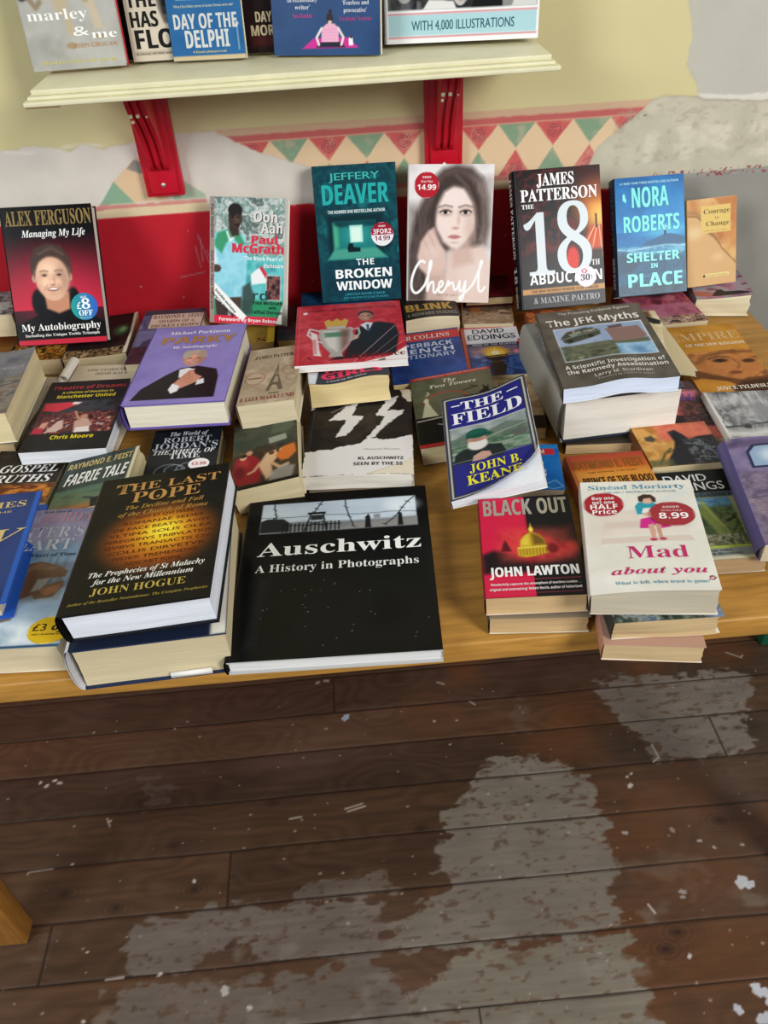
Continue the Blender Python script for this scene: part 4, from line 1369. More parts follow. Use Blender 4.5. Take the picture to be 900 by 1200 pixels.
a = art('irish', '#d6c9b0')
a.n(0, 0, 1, 1, ['#d9ccb4', '#cdbfa4'], 5, 2)
a.t('THE STORY OF THE', .22, .98, .095, .033, '#8f7f6a', 'S', 2, -.008)
a.t('IRISH RACE', .36, .82, .155, .033, '#8f7f6a', 'S', 2, -.008)
b_ = book('beige paperback with a plain title, partly under the black football book', POSE['irish'], a, 'paper', '#e2d5b6', '#cdbf9f', mat=M_MATTE, seed=23)
m = MB()
aa = np.linspace(0, 2 * math.pi * .92, 25)
for rr, fl in ((.0085, False), (.0078, True)):
    A, Yg = np.meshgrid(aa, np.linspace(.15, .214, 6))
    m.grid(np.stack([.004 + rr * np.cos(A), Yg, .034 + rr + .0004 + rr * np.sin(A)], -1), hexc('#e6e0d2'), flip=fl)
m.build('curled_leaf', M_PAGES, b_)['label'] = 'white leaf rolled back at the edge'

a = art('dream', '#1b1a1d')
a.n(0, 0, 1, 1, ['#1b1a1d', '#26252a'], 4, 3)
a.n(.04, .33, .97, .77, ['#3a3038', '#8a3a3c', '#2a2026', '#a85a50', '#5a2a2e', '#20181c'], 12, 6, 1, .03, con=2.2)
a.n(.04, .31, .97, .48, ['#2a2c34', '#3e424c', '#1e2026'], 7, 16, .95, .04)
a.dots(.10, .56, .95, .76, ['#c98a78', '#b8a49c', '#8a2c30', '#d0b0a0', '#6a2428'], 60, .022, .014, 8, .9)
a.p([(.04, .55), (.06, .33), (.36, .325), (.34, .40), (.26, .46), (.06, .44)], '#c62a3c', 1, .015)
a.p([(.05, .34), (.42, .325), (.50, .335), (.45, .37), (.25, .46), (.10, .44)], '#d23a4c', 1, .015)
a.p([(.40, .325), (.50, .335), (.46, .365), (.38, .36)], '#eae4e2', 1, .012)
a.p([(.12, .62), (.20, .60), (.18, .70), (.10, .72)], '#d89a88', 1, .02)
a.p([(.30, .60), (.36, .58), (.40, .70), (.33, .75), (.20, .75)], '#cfb2a8', 1, .02)
a.p([(.05, .70), (.16, .68), (.18, .765), (.05, .765)], '#b8324a', 1, .02)
a.e(.60, .55, .05, .035, '#c08a74', .3)
a.p([(.50, .62), (.56, .57), (.66, .58), (.72, .66), (.70, .76), (.54, .76)], '#c8a090', 1, .02)
a.l([(.56, .60), (.50, .52), (.47, .47)], .03, '#c08a74', 1, .01)
a.p([(.55, .70), (.70, .69), (.73, .765), (.55, .765)], '#e6ddda', 1, .015)
a.t('Theatre of Dreams', .06, .98, .13, .052, '#a93a3e', 'B', 2, .01)
a.t('A Lifetime of Devotion to', .20, .84, .195, .030, '#d9c24a', 'B', 2)
a.t('Manchester United', .16, .88, .265, .045, '#e3cf3e', 'B', 2)
a.t('Chris Moore', .30, .80, .85, .048, '#e3cf2e', 'B', 2, .01)
book('black football paperback with a red flag and crowd picture and yellow lettering', POSE['dream'], a, 'paper', '#eef1f6', '#17161a', mat=M_SATIN, seed=24, ragged=.0002)  # cool skylight on the page edges is mixed into their colour

a = art('parky', '#887abf')
a.n(0, 0, 1, 1, ['#8072b8', '#9284c6', '#8678bc'], 2.5, 3)
a.p([(.06, .95), (.12, .82), (.32, .66), (.45, .58), (.62, .56), (.82, .61), (.86, .70), (.88, .95)], '#1f1c22', 1, .015)
a.p([(.44, .60), (.52, .58), (.60, .60), (.55, .70), (.46, .70)], '#e8e4e8', 1, .01)
a.face(.55, .46, .115, '#d99a86', '#b9a596', smile=True)
a.e(.47, .40, .06, .06, '#b5a294', .4)
a.e(.62, .40, .05, .06, '#a89484', .4)
a.p([(.42, .78), (.48, .70), (.54, .62), (.58, .60), (.62, .66), (.70, .70), (.66, .76), (.58, .80), (.50, .84)], '#cf8e78', 1, .015)
for q in ((.5, .66, .60, .70), (.49, .69, .61, .735), (.48, .72, .6, .765), (.54, .62, .57, .68)):
    a.l([(q[0], q[1]), (q[2], q[3])], .008, '#a0604e', .8, .01)
a.p([(.40, .84), (.42, .77), (.50, .80), (.50, .86), (.44, .89)], '#f0ecf2', 1, .01)
a.p([(.66, .80), (.66, .74), (.72, .72), (.74, .78)], '#e6e2ea', 1, .01)
a.r(.06, .945, .88, .97, '#2a2540', .0, .02)
a.t('Michael Parkinson', .18, .84, .115, .042, '#efedf4', 'S', 2)
a.t('PARKY', .12, .93, .25, .095, '#a87a4e', 'B', 2, .02)
a.t('My Autobiography', .27, .75, .315, .032, '#f1eff6', 'S', 2)
book('violet hardback lying with a silver-haired man clasping his hands', POSE['parky'], a, 'hard', '#efe7cf', '#5f5098', mat=M_GLOSS, edge='#6a5aa4', seed=25)

a = art('painting', '#3a2a22')
a.n(0, 0, 1, 1, ['#2c221c', '#4a4030', '#3a2a22', '#5a5038'], 4, 3)
a.n(0, 0, 1, .52, ['#2f3a30', '#46483a', '#2a241e'], 4, 9)
a.p([(.55, .40), (.82, .38), (.84, .46), (.57, .48)], '#9aa08c', .9, .02)
a.p([(.05, .60), (.25, .55), (.42, .66), (.46, .80), (.42, .95), (.1, .95), (0, .8)], '#8f2428', 1, .05)
a.e(.18, .68, .10, .07, '#a8302e', .5)
a.e(.26, .55, .06, .035, '#c09070', .4)
a.p([(.40, .74), (.52, .60), (.66, .58), (.72, .66), (.60, .76), (.62, .90), (.52, .94)], '#dcb48c', .95, .04)
a.e(.60, .61, .05, .03, '#5a3a28', .4)
a.e(.17, .60, .06, .035, '#cfa080', .3)
a.e(.17, .575, .06, .025, '#3a241c', .3)
a.e(.76, .60, .05, .03, '#d8ac88', .3)
a.e(.90, .63, .06, .05, '#8a3a1e', .5)
a.l([(.42, .72), (.34, .80), (.26, .82)], .05, '#c99c78', 1, .03)
a.l([(.60, .74), (.72, .82), (.84, .80)], .06, '#d0a27c', 1, .03)
a.e(.12, .78, .10, .10, '#5a1418', .7, .8)
a.p([(.62, .20), (.9, .14), (1, .3), (.8, .36), (.6, .34)], '#5a6452', .7, .08)
a.p([(.66, .66), (.78, .56), (.95, .54), (.98, .66), (.86, .74), (.74, .74)], '#cf7232', 1, .04)
a.p([(.58, .86), (.8, .80), (.95, .84), (.9, .97), (.55, .97)], '#a8a69c', .8, .05)
a.r(0, .965, 1, 1, '#1c1612', .9, .02)
book('art paperback with an old figure painting under the tan tower book', POSE['painting'], a, 'paper', '#e3d3a8', '#1d1814', back='#15120f', mat=M_SATIN, seed=26)

a = art('postcard', '#b29d82')
a.n(0, 0, 1, 1, ['#bba78c', '#a8947a', '#c4b298'], 5, 3)
for k in range(5):
    rr = .30 + .06 * k
    th = np.linspace(.2, 2 * math.pi - .2, 40)
    a.l([(.52 + rr * math.cos(t), .58 + rr * .42 * math.sin(t)) for t in th], .008, '#75634c', .75)
a.e(.22, .56, .18, .11, '#b9a58a', .05)
a.l([(.22 + .17 * math.cos(t), .56 + .105 * math.sin(t)) for t in np.linspace(0, 6.3, 40)], .014, '#9a3a36', .9)
a.t('Madelaine', .09, .35, .57, .028, '#9a3a36', 's', 2, .012)
a.l([(.82 + .13 * math.cos(t), .46 + .075 * math.sin(t)) for t in np.linspace(0, 6.3, 40)], .012, '#9a4a40', .9)
a.l([(.88 + .10 * math.cos(t), .60 + .05 * math.sin(t)) for t in np.linspace(0, 6.3, 40)], .008, '#6a5a48', .9)
a.p([(.46, .80), (.50, .66), (.55, .52), (.585, .38), (.60, .30), (.615, .38), (.64, .52), (.70, .66), (.76, .80), (.68, .80), (.64, .72), (.58, .70), (.54, .73), (.52, .80)], '#6a5a48', 1, .01)
a.p([(.56, .66), (.585, .56), (.63, .56), (.655, .66)], '#a8947a', 1, .01)
a.p([(.585, .53), (.597, .44), (.607, .44), (.618, .53)], '#a8947a', 1, .01)
a.t('JAMES PATTERSON', .13, 1.04, .20, .062, '#5a3c2c', 'S', 2, -.012)
a.t('& LIZA MARKLUND', .04, .97, .945, .062, '#8a2a26', 'S', 2, -.012)
a.t('PARIS', .52, .70, .865, .028, '#6a5a48', 's', 2, .01)
book('tan paperback with an iron tower sketch and postmark rings', POSE['postcard'], a, 'paper', '#ddceaa', '#a8947a', mat=M_MATTE, seed=27, ragged=.0006)

a = art('girls', '#4a5260')
a.r(0, 0, 1, 1, '#3c4048')
a.n(0, .5, 1, .80, ['#6a8aa8', '#a8c0d0', '#5a7a98'], 4, 4, .9, .05)
a.p([(0, .72), (.14, .76), (.10, 1), (0, 1)], '#d6dade', 1, .02)
a.p([(.14, .80), (1, .78), (1, 1), (.08, 1)], '#33363e', 1, .02)
a.t('THE', .18, .55, .845, .055, '#c83a54', 'B', 2, .02)
a.t('GIRLS', .16, .92, .935, .085, '#d83a58', 'B', 2, .03)
a.t('a novel by the author', .22, .72, .975, .022, '#d4d4d8', 's', 2, .01)
book('thick yellowed paperback with pink lettering beneath the red trophy book', POSE['girls'], a, 'paper', '#e6cf98', '#b8a880', mat=M_MATTE, seed=28, ragged=.0009, bend=lambda x, y: -.004 * np.sin(x * 6.0) * (1 - y), curve=.002)

a = art('red', '#b72a38')
a.n(0, 0, 1, 1, ['#a5202e', '#c83a46', '#b02a38', '#d04a54'], 5, 3)
for k in range(6):
    a.l([(0, .14 + .07 * k), (1, .05 + .07 * k)], .006, '#8a1824', .6, .006)
for k in range(5):
    a.l([(.15 + .16 * k, 0), (.13 + .17 * k, .6)], .005, '#92202c', .5, .006)
a.p([(.30, .95), (.44, .86), (.50, .70), (.56, .50), (.62, .40), (.78, .36), (.92, .42), (.95, .60), (.90, .90), (.60, .93)], '#23222a', 1, .015)
a.p([(.60, .40), (.66, .36), (.72, .38), (.67, .52)], '#d6dae2', 1, .01)
a.p([(.655, .40), (.68, .40), (.68, .52), (.66, .52)], '#3a4a6a', 1, .01)
a.face(.655, .25, .072, '#b58070', '#2c2524', smile=True)
a.e(.535, .60, .05, .045, '#c48a78', .3)
a.e(.50, .46, .035, .035, '#d8cfc8', .3)
# trophy
a.p([(.26, .31), (.30, .27), (.34, .31), (.38, .26), (.42, .31), (.46, .27), (.49, .31), (.47, .40), (.28, .40)], '#c9a24e', 1, .008)
a.p([(.28, .40), (.47, .40), (.46, .44), (.29, .44)], '#b8b4ae', 1, .01)
a.p([(.22, .44), (.52, .44), (.53, .56), (.49, .72), (.42, .84), (.44, .90), (.30, .90), (.32, .84), (.25, .72), (.21, .56)], '#a8a49e', 1, .012)
a.p([(.25, .47), (.38, .47), (.38, .82), (.30, .74), (.26, .60)], '#dcd8d2', .8, .04)
a.p([(.26, .50), (.48, .50), (.48, .58), (.27, .58)], '#4a7a5c', .85, .03)
a.p([(.42, .46), (.50, .46), (.48, .70), (.42, .80)], '#7a4a44', .7, .04)
a.l([(.22, .47), (.13, .42), (.11, .52), (.18, .62), (.24, .66)], .022, '#c8c4be', 1, .008)
a.l([(.52, .47), (.58, .45), (.59, .54), (.55, .62), (.50, .66)], .018, '#b8b4ae', 1, .008)
a.p([(.13, .46), (.20, .52), (.22, .78), (.24, .88), (.17, .86), (.16, .66)], '#e4dcdc', .95, .015)
a.p([(.155, .60), (.19, .60), (.20, .84), (.175, .84)], '#c87a80', .8, .015)
a.t('Images of Manchester United', .10, .95, .12, .05, '#8a2430', 'S', 2, -.008)
a.t('Experience', .42, .98, .935, .075, '#7a1a26', 'S', 2, -.006)
a.t('A', .08, .17, .93, .06, '#8a2430', 'S', 2)
a.l([(.52, 1), (.92, .45)], .006, '#e8c8cc', .8, .004)
a.l([(.62, 1), (.98, .55)], .004, '#e0b8bc', .7, .004)
a.l([(.70, .98), (1, .70)], .005, '#e8c8cc', .7, .004)
a.l([(.30, .08), (.7, .02)], .004, '#e0b0b4', .6, .004)
a.e(.08, .14, .025, .022, '#e8e0e0', .3)
a.l([(.03, .0), (.03, 1)], .006, '#d8707a', .7, .004)
a.p([(.62, 1), (.84, .94), (1, .80), (1, 1)], '#ece8e6', 1, .008)
a.p([(.74, .985), (.80, .96), (.80, 1), (.74, 1)], '#5a5048', .8, .01)
book('red square paperback with a man lifting a silver trophy, scuffed plastic cover', POSE['red'], a, 'paper', '#f1eeea', '#c8404c', mat=M_GLOSS, seed=29, ragged=.0002)

a = art('dict', '#1f3f82')
a.n(0, 0, 1, 1, ['#1c3a78', '#26498e', '#1a3470'], 4, 3)
a.r(0, .03, 1, .20, '#c8343a', 1, .005)
a.t('HARPER COLLINS', -.15, .86, .165, .085, '#ecdcdc', 'S', 2)
a.t('PAPERBACK', .0, .88, .34, .085, '#c9d4e6', 'B', 2)
a.t('FRENCH', .0, .88, .46, .09, '#c9d4e6', 'B', 2)
a.t('DICTIONARY', .0, .90, .56, .075, '#aebcd6', 'B', 2)
a.l([(.1, .86), (.5, .82), (.9, .86)], .01, '#3a5a9a', .8, .01)
a.l([(.1, .90), (.5, .86), (.9, .90)], .008, '#3a5a9a', .8, .01)
book('blue dictionary with a red band beside the red trophy book', POSE['dict'], a, 'paper', '#d8bf8c', '#1a3060', mat=M_GLOSS, seed=30)

a = art('murgos', '#25356a')
a.r(0, 0, 1, .36, '#dedde2')
a.l([(0, .015), (1, .015)], .05, '#c83a3a')
a.r(0, .36, 1, .42, '#14162a')
a.n(.08, .42, .94, 1, ['#2c4080', '#4468a8', '#243468', '#7a8cc0'], 5, 7)
a.n(.1, .42, .92, .62, ['#7a5a6a', '#b07a78', '#4a5a8a'], 5, 12, .8, .08, (1, 2))
a.e(.52, .54, .26, .13, '#f2b83a', .6)
a.p([(.36, .60), (.40, .52), (.46, .54), (.52, .45), (.58, .54), (.66, .52), (.68, .60), (.60, .65), (.44, .65)], '#f4c84a', 1, .02)
a.e(.52, .56, .09, .05, '#fdf0c0', .5)
a.p([(.34, .62), (.72, .60), (.68, .68), (.60, .70), (.62, .76), (.66, .82), (.60, 1), (.42, 1), (.38, .82), (.44, .72), (.36, .68)], '#2c241e', 1, .02)
a.l([(.40, .64), (.68, .63)], .02, '#c8a050', .9)
a.l([(.42, .74), (.64, .73)], .014, '#8a7040', .8)
a.e(.88, .55, .06, .04, '#e0889a', .5)
a.r(0, .02, .06, 1, '#c8502e')
a.r(.95, .30, 1, 1, '#c8402e', .9)
a.t('DAVID', .20, .76, .145, .09, '#26262e', 's', 2, .012)
a.t('EDDINGS', .10, .93, .275, .10, '#26262e', 's', 2, .012)
a.t('KING OF THE MURGOS', .16, .92, .41, .038, '#b8bcd0', 'B', 2)
book('fantasy paperback with a white title band and a flaming lantern', POSE['murgos'], a, 'paper', '#e0d0a4', '#b8402c', mat=M_GLOSS, seed=31)

a = art('tan', '#b59c74')
a.n(0, 0, 1, 1, ['#a88c66', '#c4ac84', '#b89c74'], 4, 3)
a.n(0, .42, 1, .76, ['#8a7058', '#d0b898', '#a88468', '#c09c80'], 8, 6, .95, .08, (1, 2))
a.r(0, .80, 1, 1, '#2a1a14', 1, .03)
a.l([(0, .01), (1, .01)], .03, '#b85a34')
a.t('DAVID EDDINGS', -.05, .92, .14, .055, '#8a7a52', 'S', 2, -.01)
a.t('MALLOREON ONE', .0, .70, .205, .035, '#9a8a60', 's', 2)
a.t('DOMAINE', .2, .98, .30, .06, '#8f6a48', 'S', 2, -.01)
book('tan fantasy paperback between the flaming-lantern book and the grey hardback', POSE['tan'], a, 'paper', '#d8c498', '#7a3a22', mat=M_MATTE, seed=32)

a = art('two', '#55583f')
a.n(0, 0, 1, 1, ['#4a4e38', '#62644a', '#56583f'], 4, 3)
a.n(.3, .0, 1, .6, ['#5a5844', '#6a6650', '#4e4e3a'], 3, 5, .7, .1)
a.r(0, 0, 1, .045, '#b0322c')
a.r(0, .955, 1, 1, '#a82c28')
a.n(.55, .40, 1, .62, ['#3a2c1e', '#6a4a2c', '#2c2a20'], 7, 6, .7, .08)
a.l([(.40 + .28 * math.cos(t), .43 + .15 * math.sin(t)) for t in np.linspace(3.3, 6.2, 30)], .02, '#a8402e', 1, .01)
a.l([(.62, .30), (.80, .27), (.72, .25)], .02, '#26261e', .9, .01)
a.p([(0, .60), (.25, .615), (.5, .59), (1, .58), (1, .955), (0, .955)], '#191a17', 1, .01)
a.l([(.02, .645), (.5, .62), (1, .60)], .02, '#c9c4b4', .95, .006)
a.p([(.08, .60), (.11, .50), (.14, .40), (.12, .37), (.16, .33), (.19, .36), (.18, .40), (.22, .50), (.27, .60)], '#c9c5a6', 1, .008)
a.l([(.17 + .03 * math.cos(t), .27 + .022 * math.sin(t)) for t in np.linspace(-1.2, 1.8, 12)], .014, '#d8d4c0')
a.p([(.80, .36), (.86, .33), (.86, .26), (.90, .31), (.93, .27), (.92, .37), (.95, .40), (.80, .41)], '#1c1c18', 1, .01)
a.l([(.25, .715), (.30, .73), (.34, .70)], .012, '#c9c4b4')
a.t('FIFTIETH ANNIVERSARY EDITION OF THE MASTERPIECE', .05, .97, .034, .022, '#e0988a', 'B', 2)
a.t('The', .40, .56, .135, .055, '#cfcfb8', 'I', 2)
a.t('Two Towers', .22, .80, .20, .05, '#cfcfb8', 'I', 2, .01)
a.t('J.R.R.', .46, .80, .735, .055, '#b8b8ae', 'I', 2)
a.t('TOLKIEN', .48, .95, .80, .045, '#b8b8ae', 'I', 2)
book('olive green paperback with a white tower and red bands', POSE['two'], a, 'paper', '#d8c69a', '#3c402e', mat=M_GLOSS, seed=33)

a = art('field', '#26277a')
a.r(0, 0, 1, 1, '#3b3d44')
a.r(.025, .015, .975, .985, '#b9b8b4')
a.r(.045, .025, .955, .975, '#2a2c34')
a.r(.065, .035, .935, .965, '#27287c')
a.n(.065, .34, .935, .66, ['#5a7a60', '#8a9a88', '#3e5e48', '#a8b0a4'], 5, 3, 1, .01, (1, 2.5))
a.n(.065, .33, .935, .44, ['#b0b4b4', '#8a9494', '#c4c6c4'], 4, 9, .9, .03, (1, 2))
a.p([(.065, .46), (.25, .40), (.45, .43), (.7, .38), (.935, .44), (.935, .50), (.065, .52)], '#5d6d62', .8, .03)
a.e(.84, .52, .10, .04, '#5a5c58', .3)
a.l([(.3, .52), (.6, .47), (.935, .45)], .012, '#b0b498', .7, .01)
a.p([(.075, .69), (.10, .60), (.20, .56), (.45, .55), (.62, .58), (.66, .66), (.63, .69)], '#222b2a', 1, .01)
a.e(.36, .50, .115, .075, '#b58a78', .15)
a.e(.36, .535, .125, .06, '#ddd8d4', .25)
a.e(.36, .49, .10, .02, '#a87a6a', .4)
a.e(.365, .425, .13, .05, '#1f5a4c', .12)
a.p([(.24, .43), (.50, .43), (.55, .455), (.50, .465), (.24, .46)], '#1a4c40', 1, .01)
a.p([(.28, .69), (.30, .64), (.40, .61), (.48, .625), (.50, .665), (.42, .69)], '#c49a8a', 1, .012)
a.l([(.065, .335), (.935, .335)], .012, '#c9c8c4')
a.l([(.065, .675), (.935, .665)], .010, '#8a8c98', .8)
a.t('NEW REVISED TEXT', .28, .72, .018, .016, '#1a1a1e', 'B', 2)
a.t('\u2013', .11, .21, .145, .12, '#e4e4ea', 'B', 2)
a.t('THE', .22, .72, .155, .088, '#ecebf0', 'S', 2, .008)
a.t('\u2013', .77, .90, .145, .12, '#e4e4ea', 'B', 2)
a.t('FIELD', .10, .92, .295, .115, '#ecebf0', 'S', 2, .008)
a.t('JOHN B.', .24, .80, .79, .075, '#e6dd36', 'S', 2)
a.t('KEANE', .20, .80, .90, .085, '#e6dd36', 'S', 2, .008)
book('navy paperback with a bearded man in a green cap and yellow lettering, cover curling', POSE['field'], a, 'paper', '#eef0f4', '#8a8a8c', back='#d8d6d0', mat=M_GLOSS, seed=34, ragged=.0002,
     bend=lambda x, y: .010 * x ** 2 * y + .004 * np.cos(x * 6) * y - .012 * (x - .5) ** 2, cut=lambda u, v: (v - .70) > .30 * np.clip((1.0 - u) / .62, 0, 1.4) ** .55 * 1.0,
     lift=lambda u, v: .007 * np.clip(1 - ((.70 + .30 * np.clip((1 - u) / .62, 0, 1.4) ** .55) - v) / .10, 0, 1) ** 2)

a = art('sslow', '#8a7a66', .002)
book('thin cream-paged paperback lying beneath the torn black-and-white book', POSE['sslow'], a, 'paper', '#dcc8a0', '#2a241e', seed=35)
a = art('ss', '#1c1a1a')
a.n(0, 0, 1, 1, ['#191717', '#2a2522', '#1d1b1b', '#332c28'], 5, 4)
a.p([(0, .74), (.08, .735), (.16, .72), (.24, .73), (.34, .69), (.45, .68), (.52, .655), (.58, .60), (.66, .61), (.72, .63), (.84, .61), (1, .57), (1, 1), (0, 1)], '#e2dfdd', 1, .004, .03, 3)
a.p([(.0, .10), (.045, .12), (.05, .20), (.0, .26)], '#e0dcd8', 1, .004, .02, 6)
a.p([(.88, .0), (1, 0), (1, .17), (.95, .16), (.92, .11)], '#cfc2ab', 1, .004, .03, 7)
a.p([(.36, .20), (.47, .16), (.41, .33), (.53, .335), (.50, .39), (.37, .575), (.27, .58), (.36, .39), (.345, .375), (.20, .385), (.19, .37)], '#dad7d4', 1, .004, .03, 8)
a.p([(.76, .11), (.86, .09), (.83, .18), (.76, .27), (.92, .27), (.90, .32), (.74, .46), (.64, .60), (.57, .60), (.70, .42), (.735, .345), (.655, .335), (.65, .31), (.72, .20)], '#dad7d4', 1, .004, .03, 9)
a.l([(.21, .28), (.36, .19)], .012, '#b8b4b0', .7, .01)
a.l([(.66, .55), (.86, .35)], .01, '#b8b4b0', .6, .008)
a.t('KL AUSCHWITZ', .50, .91, .85, .030, '#2a2828', 'B', 2)
a.t('SEEN BY THE SS', .46, .90, .91, .032, '#2a2828', 'B', 2)
a.t('Memorial Museum', .55, .88, .745, .02, '#b5b2ae', 's', 2)
a.p([(.55, 1), (.78, .93), (.92, .88), (1, .80), (1, 1)], '#e2d6bf', .9, .02)
a.l([(.62, .99), (.95, .86)], .004, '#9a8a72', .7, .006)
a.l([(.04, 0), (.035, .74)], .004, '#6a6460', .6, .004)
book('worn black-and-white paperback with torn brush-stroke flashes on the cover', POSE['ss'], a, 'paper', '#e3ddd0', '#1b1919', back='#d8d0c0', mat=M_SATIN, seed=36, ragged=.0012, bend=lambda x, y: .003 * np.sin(x * 3) * (1 - y))

# ---- right hand stacks ------------------------------------------------------
a = art('jfklow', '#3a332c', .002)
book('yellowed paperback at the bottom of the stack below the big grey hardback', POSE['jfklow'], a, 'paper', '#d6b98a', '#1d1712', seed=37, curve=.001)
a = art('greyhb', '#93918c', .002)
a.n(0, 0, 1, 1, ['#8c8a86', '#9c9a96'], 4, 3)
a.r(.25, .9, 1, 1, '#2a3442', 1, .1)
book('thick grey hardback carrying the brown conspiracy paperback', POSE['greyhb'], a, 'hard', '#ece6da', '#98958e', back='#4a4c50', mat=M_MATTE, edge='#262c38', seed=38)
a = art('crumple', '#d9c9a4', .002)
a.n(0, 0, 1, 1, ['#d4c49e', '#e2d4b0', '#c8b68e'], 5, 3)
a.r(0, 0, .9, .10, '#6a4a30', 1, .05)
a.p([(.35, .0), (.62, .0), (1.0, .16), (.96, .22), (.86, .22), (.60, .06), (.42, .10)], '#1d1a18', 1, .01)
a.p([(.44, .10), (.58, .08), (.72, .18), (.5, .2)], '#7a2a28', 1, .02)
book('cream paperback with a crumpled open fore-edge behind the brown conspiracy paperback', POSE['crumple'], a, 'paper', '#e0cfa4', '#d0bf98', mat=M_MATTE, seed=39, ragged=.003, bend=lambda x, y: -.014 * x ** 3 * (1.2 - y))
a = art('jfk', '#4f4a44')
a.n(0, 0, 1, 1, ['#4a453f', '#5e574f', '#534d46', '#48423c'], 5, 3)
a.n(0, 0, 1, .14, ['#5a544c', '#6e665c', '#4c463f'], 7, 5, .7, .06)
a.r(.10, .255, .935, .70, '#dfe3ea')
a.r(.11, .265, .925, .69, '#8fa2c4')
a.n(.11, .265, .50, .69, ['#7c90b8', '#a0b0cc', '#6e80a4'], 4, 6, .9, .05)
a.p([(.15, .38), (.22, .31), (.40, .28), (.50, .33), (.51, .40), (.42, .43), (.20, .47), (.16, .45)], '#4a4f48', 1, .02)
a.p([(.14, .40), (.20, .33), (.30, .30), (.46, .29), (.52, .34), (.51, .39), (.40, .42), (.20, .46)], '#3c413b', 1, .02)
a.p([(.22, .35), (.33, .315), (.36, .345), (.25, .385)], '#8a948a', .9, .01)
a.p([(.36, .315), (.45, .30), (.47, .335), (.39, .35)], '#6c766c', .9, .01)
a.l([(.15, .405), (.3, .375), (.51, .345)], .01, '#9aa49a', .8, .006)
a.e(.22, .435, .03, .022, '#191b19', .2)
a.e(.42, .405, .03, .022, '#191b19', .2)
a.dots(.15, .30, .48, .34, ['#c09a84', '#5a4640', '#b8b0a8'], 12, .012, .010, 4, .9)
a.n(.11, .50, .62, .69, ['#3c4236', '#6a6e58', '#4c5244', '#8a8c74'], 8, 9, 1, .03, (1, 2))
a.p([(.57, .33), (.88, .32), (.92, .46), (.88, .50), (.60, .52)], '#8a6a66', 1, .01)
for k in range(5):
    a.l([(.59, .36 + .032 * k), (.89, .35 + .03 * k)], .006, '#5a4444', .8, .005)
a.p([(.60, .30), (.74, .28), (.74, .32), (.61, .335)], '#5a4a48', 1, .01)
a.p([(.56, .52), (.92, .49), (.925, .54), (.60, .56)], '#56604c', 1, .02)
a.n(.60, .55, .925, .69, ['#6a98c4', '#9ac0dc', '#5a86b4'], 5, 8, 1, .03)
a.t('The Prevailing Evidence Against', .20, .90, .065, .035, '#cfcac2', 's', 2, .012)
a.t('The JFK Myths', .06, .94, .22, .085, '#e4e1da', 'B', 2)
a.t('A Scientific Investigation of', .08, .96, .79, .042, '#dedbd4', 'B', 2)
a.t('the Kennedy Assassination', .08, .96, .85, .042, '#dedbd4', 'B', 2)
a.t('Larry M. Sturdivan', .30, .80, .915, .034, '#c0bbb2', 'B', 2)
a.t('Foreword by a ballistics expert', .32, .80, .95, .022, '#a8a298', 's', 2)


def jfk_wave(x, y):
    return (.006 * np.sin(np.pi * np.clip((x - .18) / .7, 0, 1)) ** 2 - .010 * x ** 1.4 * .4 - .004 * (1 - x)) * (1 - y) ** 1.2 + .004 * np.sin(x * 9 + 1) * np.clip(y - .8, 0, 1)


book('brown paperback with a convertible and a red-brick building pictured, wavy pages', POSE['jfk'], a, 'paper', '#dde8fb', '#4a443e', mat=M_GLOSS, seed=40, ragged=.0002, bend=jfk_wave, allbend=True,  # page colour tinted blue to stand in for cool skylight
     spt=[('The JFK Myths', .06, .42, .5, .5, '#b8b4ac', 'B'), ('Sturdivan', .74, .95, .5, .4, '#a09a92', 'B')])

a = art('empire', '#b07a2c')
a.n(0, 0, 1, .45, ['#a8721f', '#c48a34', '#b67c28'], 3, 3)
a.n(0, .40, 1, 1, ['#6a3c1c', '#b06a30', '#c88444', '#4a2a18', '#d09850'], 4, 6, con=1.8)
a.p([(.10, .56), (.30, .48), (.55, .46), (.80, .50), (1, .56), (1, .72), (.8, .80), (.5, .82), (.2, .76), (.0, .66)], '#b5743c', 1, .03)
a.p([(.12, .57), (.28, .46), (.55, .42), (1, .43), (1, .47), (.62, .455), (.36, .50), (.2, .60)], '#5e3a20', .8, .06)
a.n(.1, .46, 1, .84, ['#8a5228', '#c8844a', '#a8642f', '#d89a5c'], 6, 31, .45, .1, (1, 1.8))
a.e(.50, .55, .12, .035, '#4a2a18', .5)
a.e(.50, .55, .05, .018, '#1e120c', .4)
a.l([(.36, .52), (.5, .49), (.64, .51)], .02, '#3a2114', 1, .02)
a.e(.86, .58, .10, .035, '#4a2a18', .5)
a.l([(.66, .52), (.72, .62), (.66, .68)], .03, '#8a5228', .8, .03)
a.e(.60, .73, .10, .028, '#7a4024', .5)
a.p([(.05, .64), (.3, .74), (.6, .83), (1, .80), (1, .90), (.4, .90), (0, .8)], '#5a3218', .85, .05)
a.p([(0, .80), (.12, .78), (.42, .84), (.6, .95), (.5, 1), (0, 1)], '#c8892c', .9, .04)
a.p([(.40, .93), (.62, .86), (1, .84), (1, 1), (.45, 1)], '#3c2214', .9, .05)
a.t('EGYPT\u2019S', .25, .70, .09, .045, '#c09550', 's', 2, .005)
a.t('EMPIRE', .0, .97, .235, .115, '#c8a878', 'S', 2, -.012)
a.t('OF THE NEW KINGDOM', .18, .98, .325, .04, '#ecdfc6', 'S', 2)
a.t('JOYCE TYLDESLEY', .22, .98, .955, .045, '#efe6d4', 'S', 2)
book('orange-brown paperback with a carved stone face filling its cover', POSE['empire'], a, 'paper', '#d2a24e', '#9a6a2c', mat=M_SATIN, seed=41)

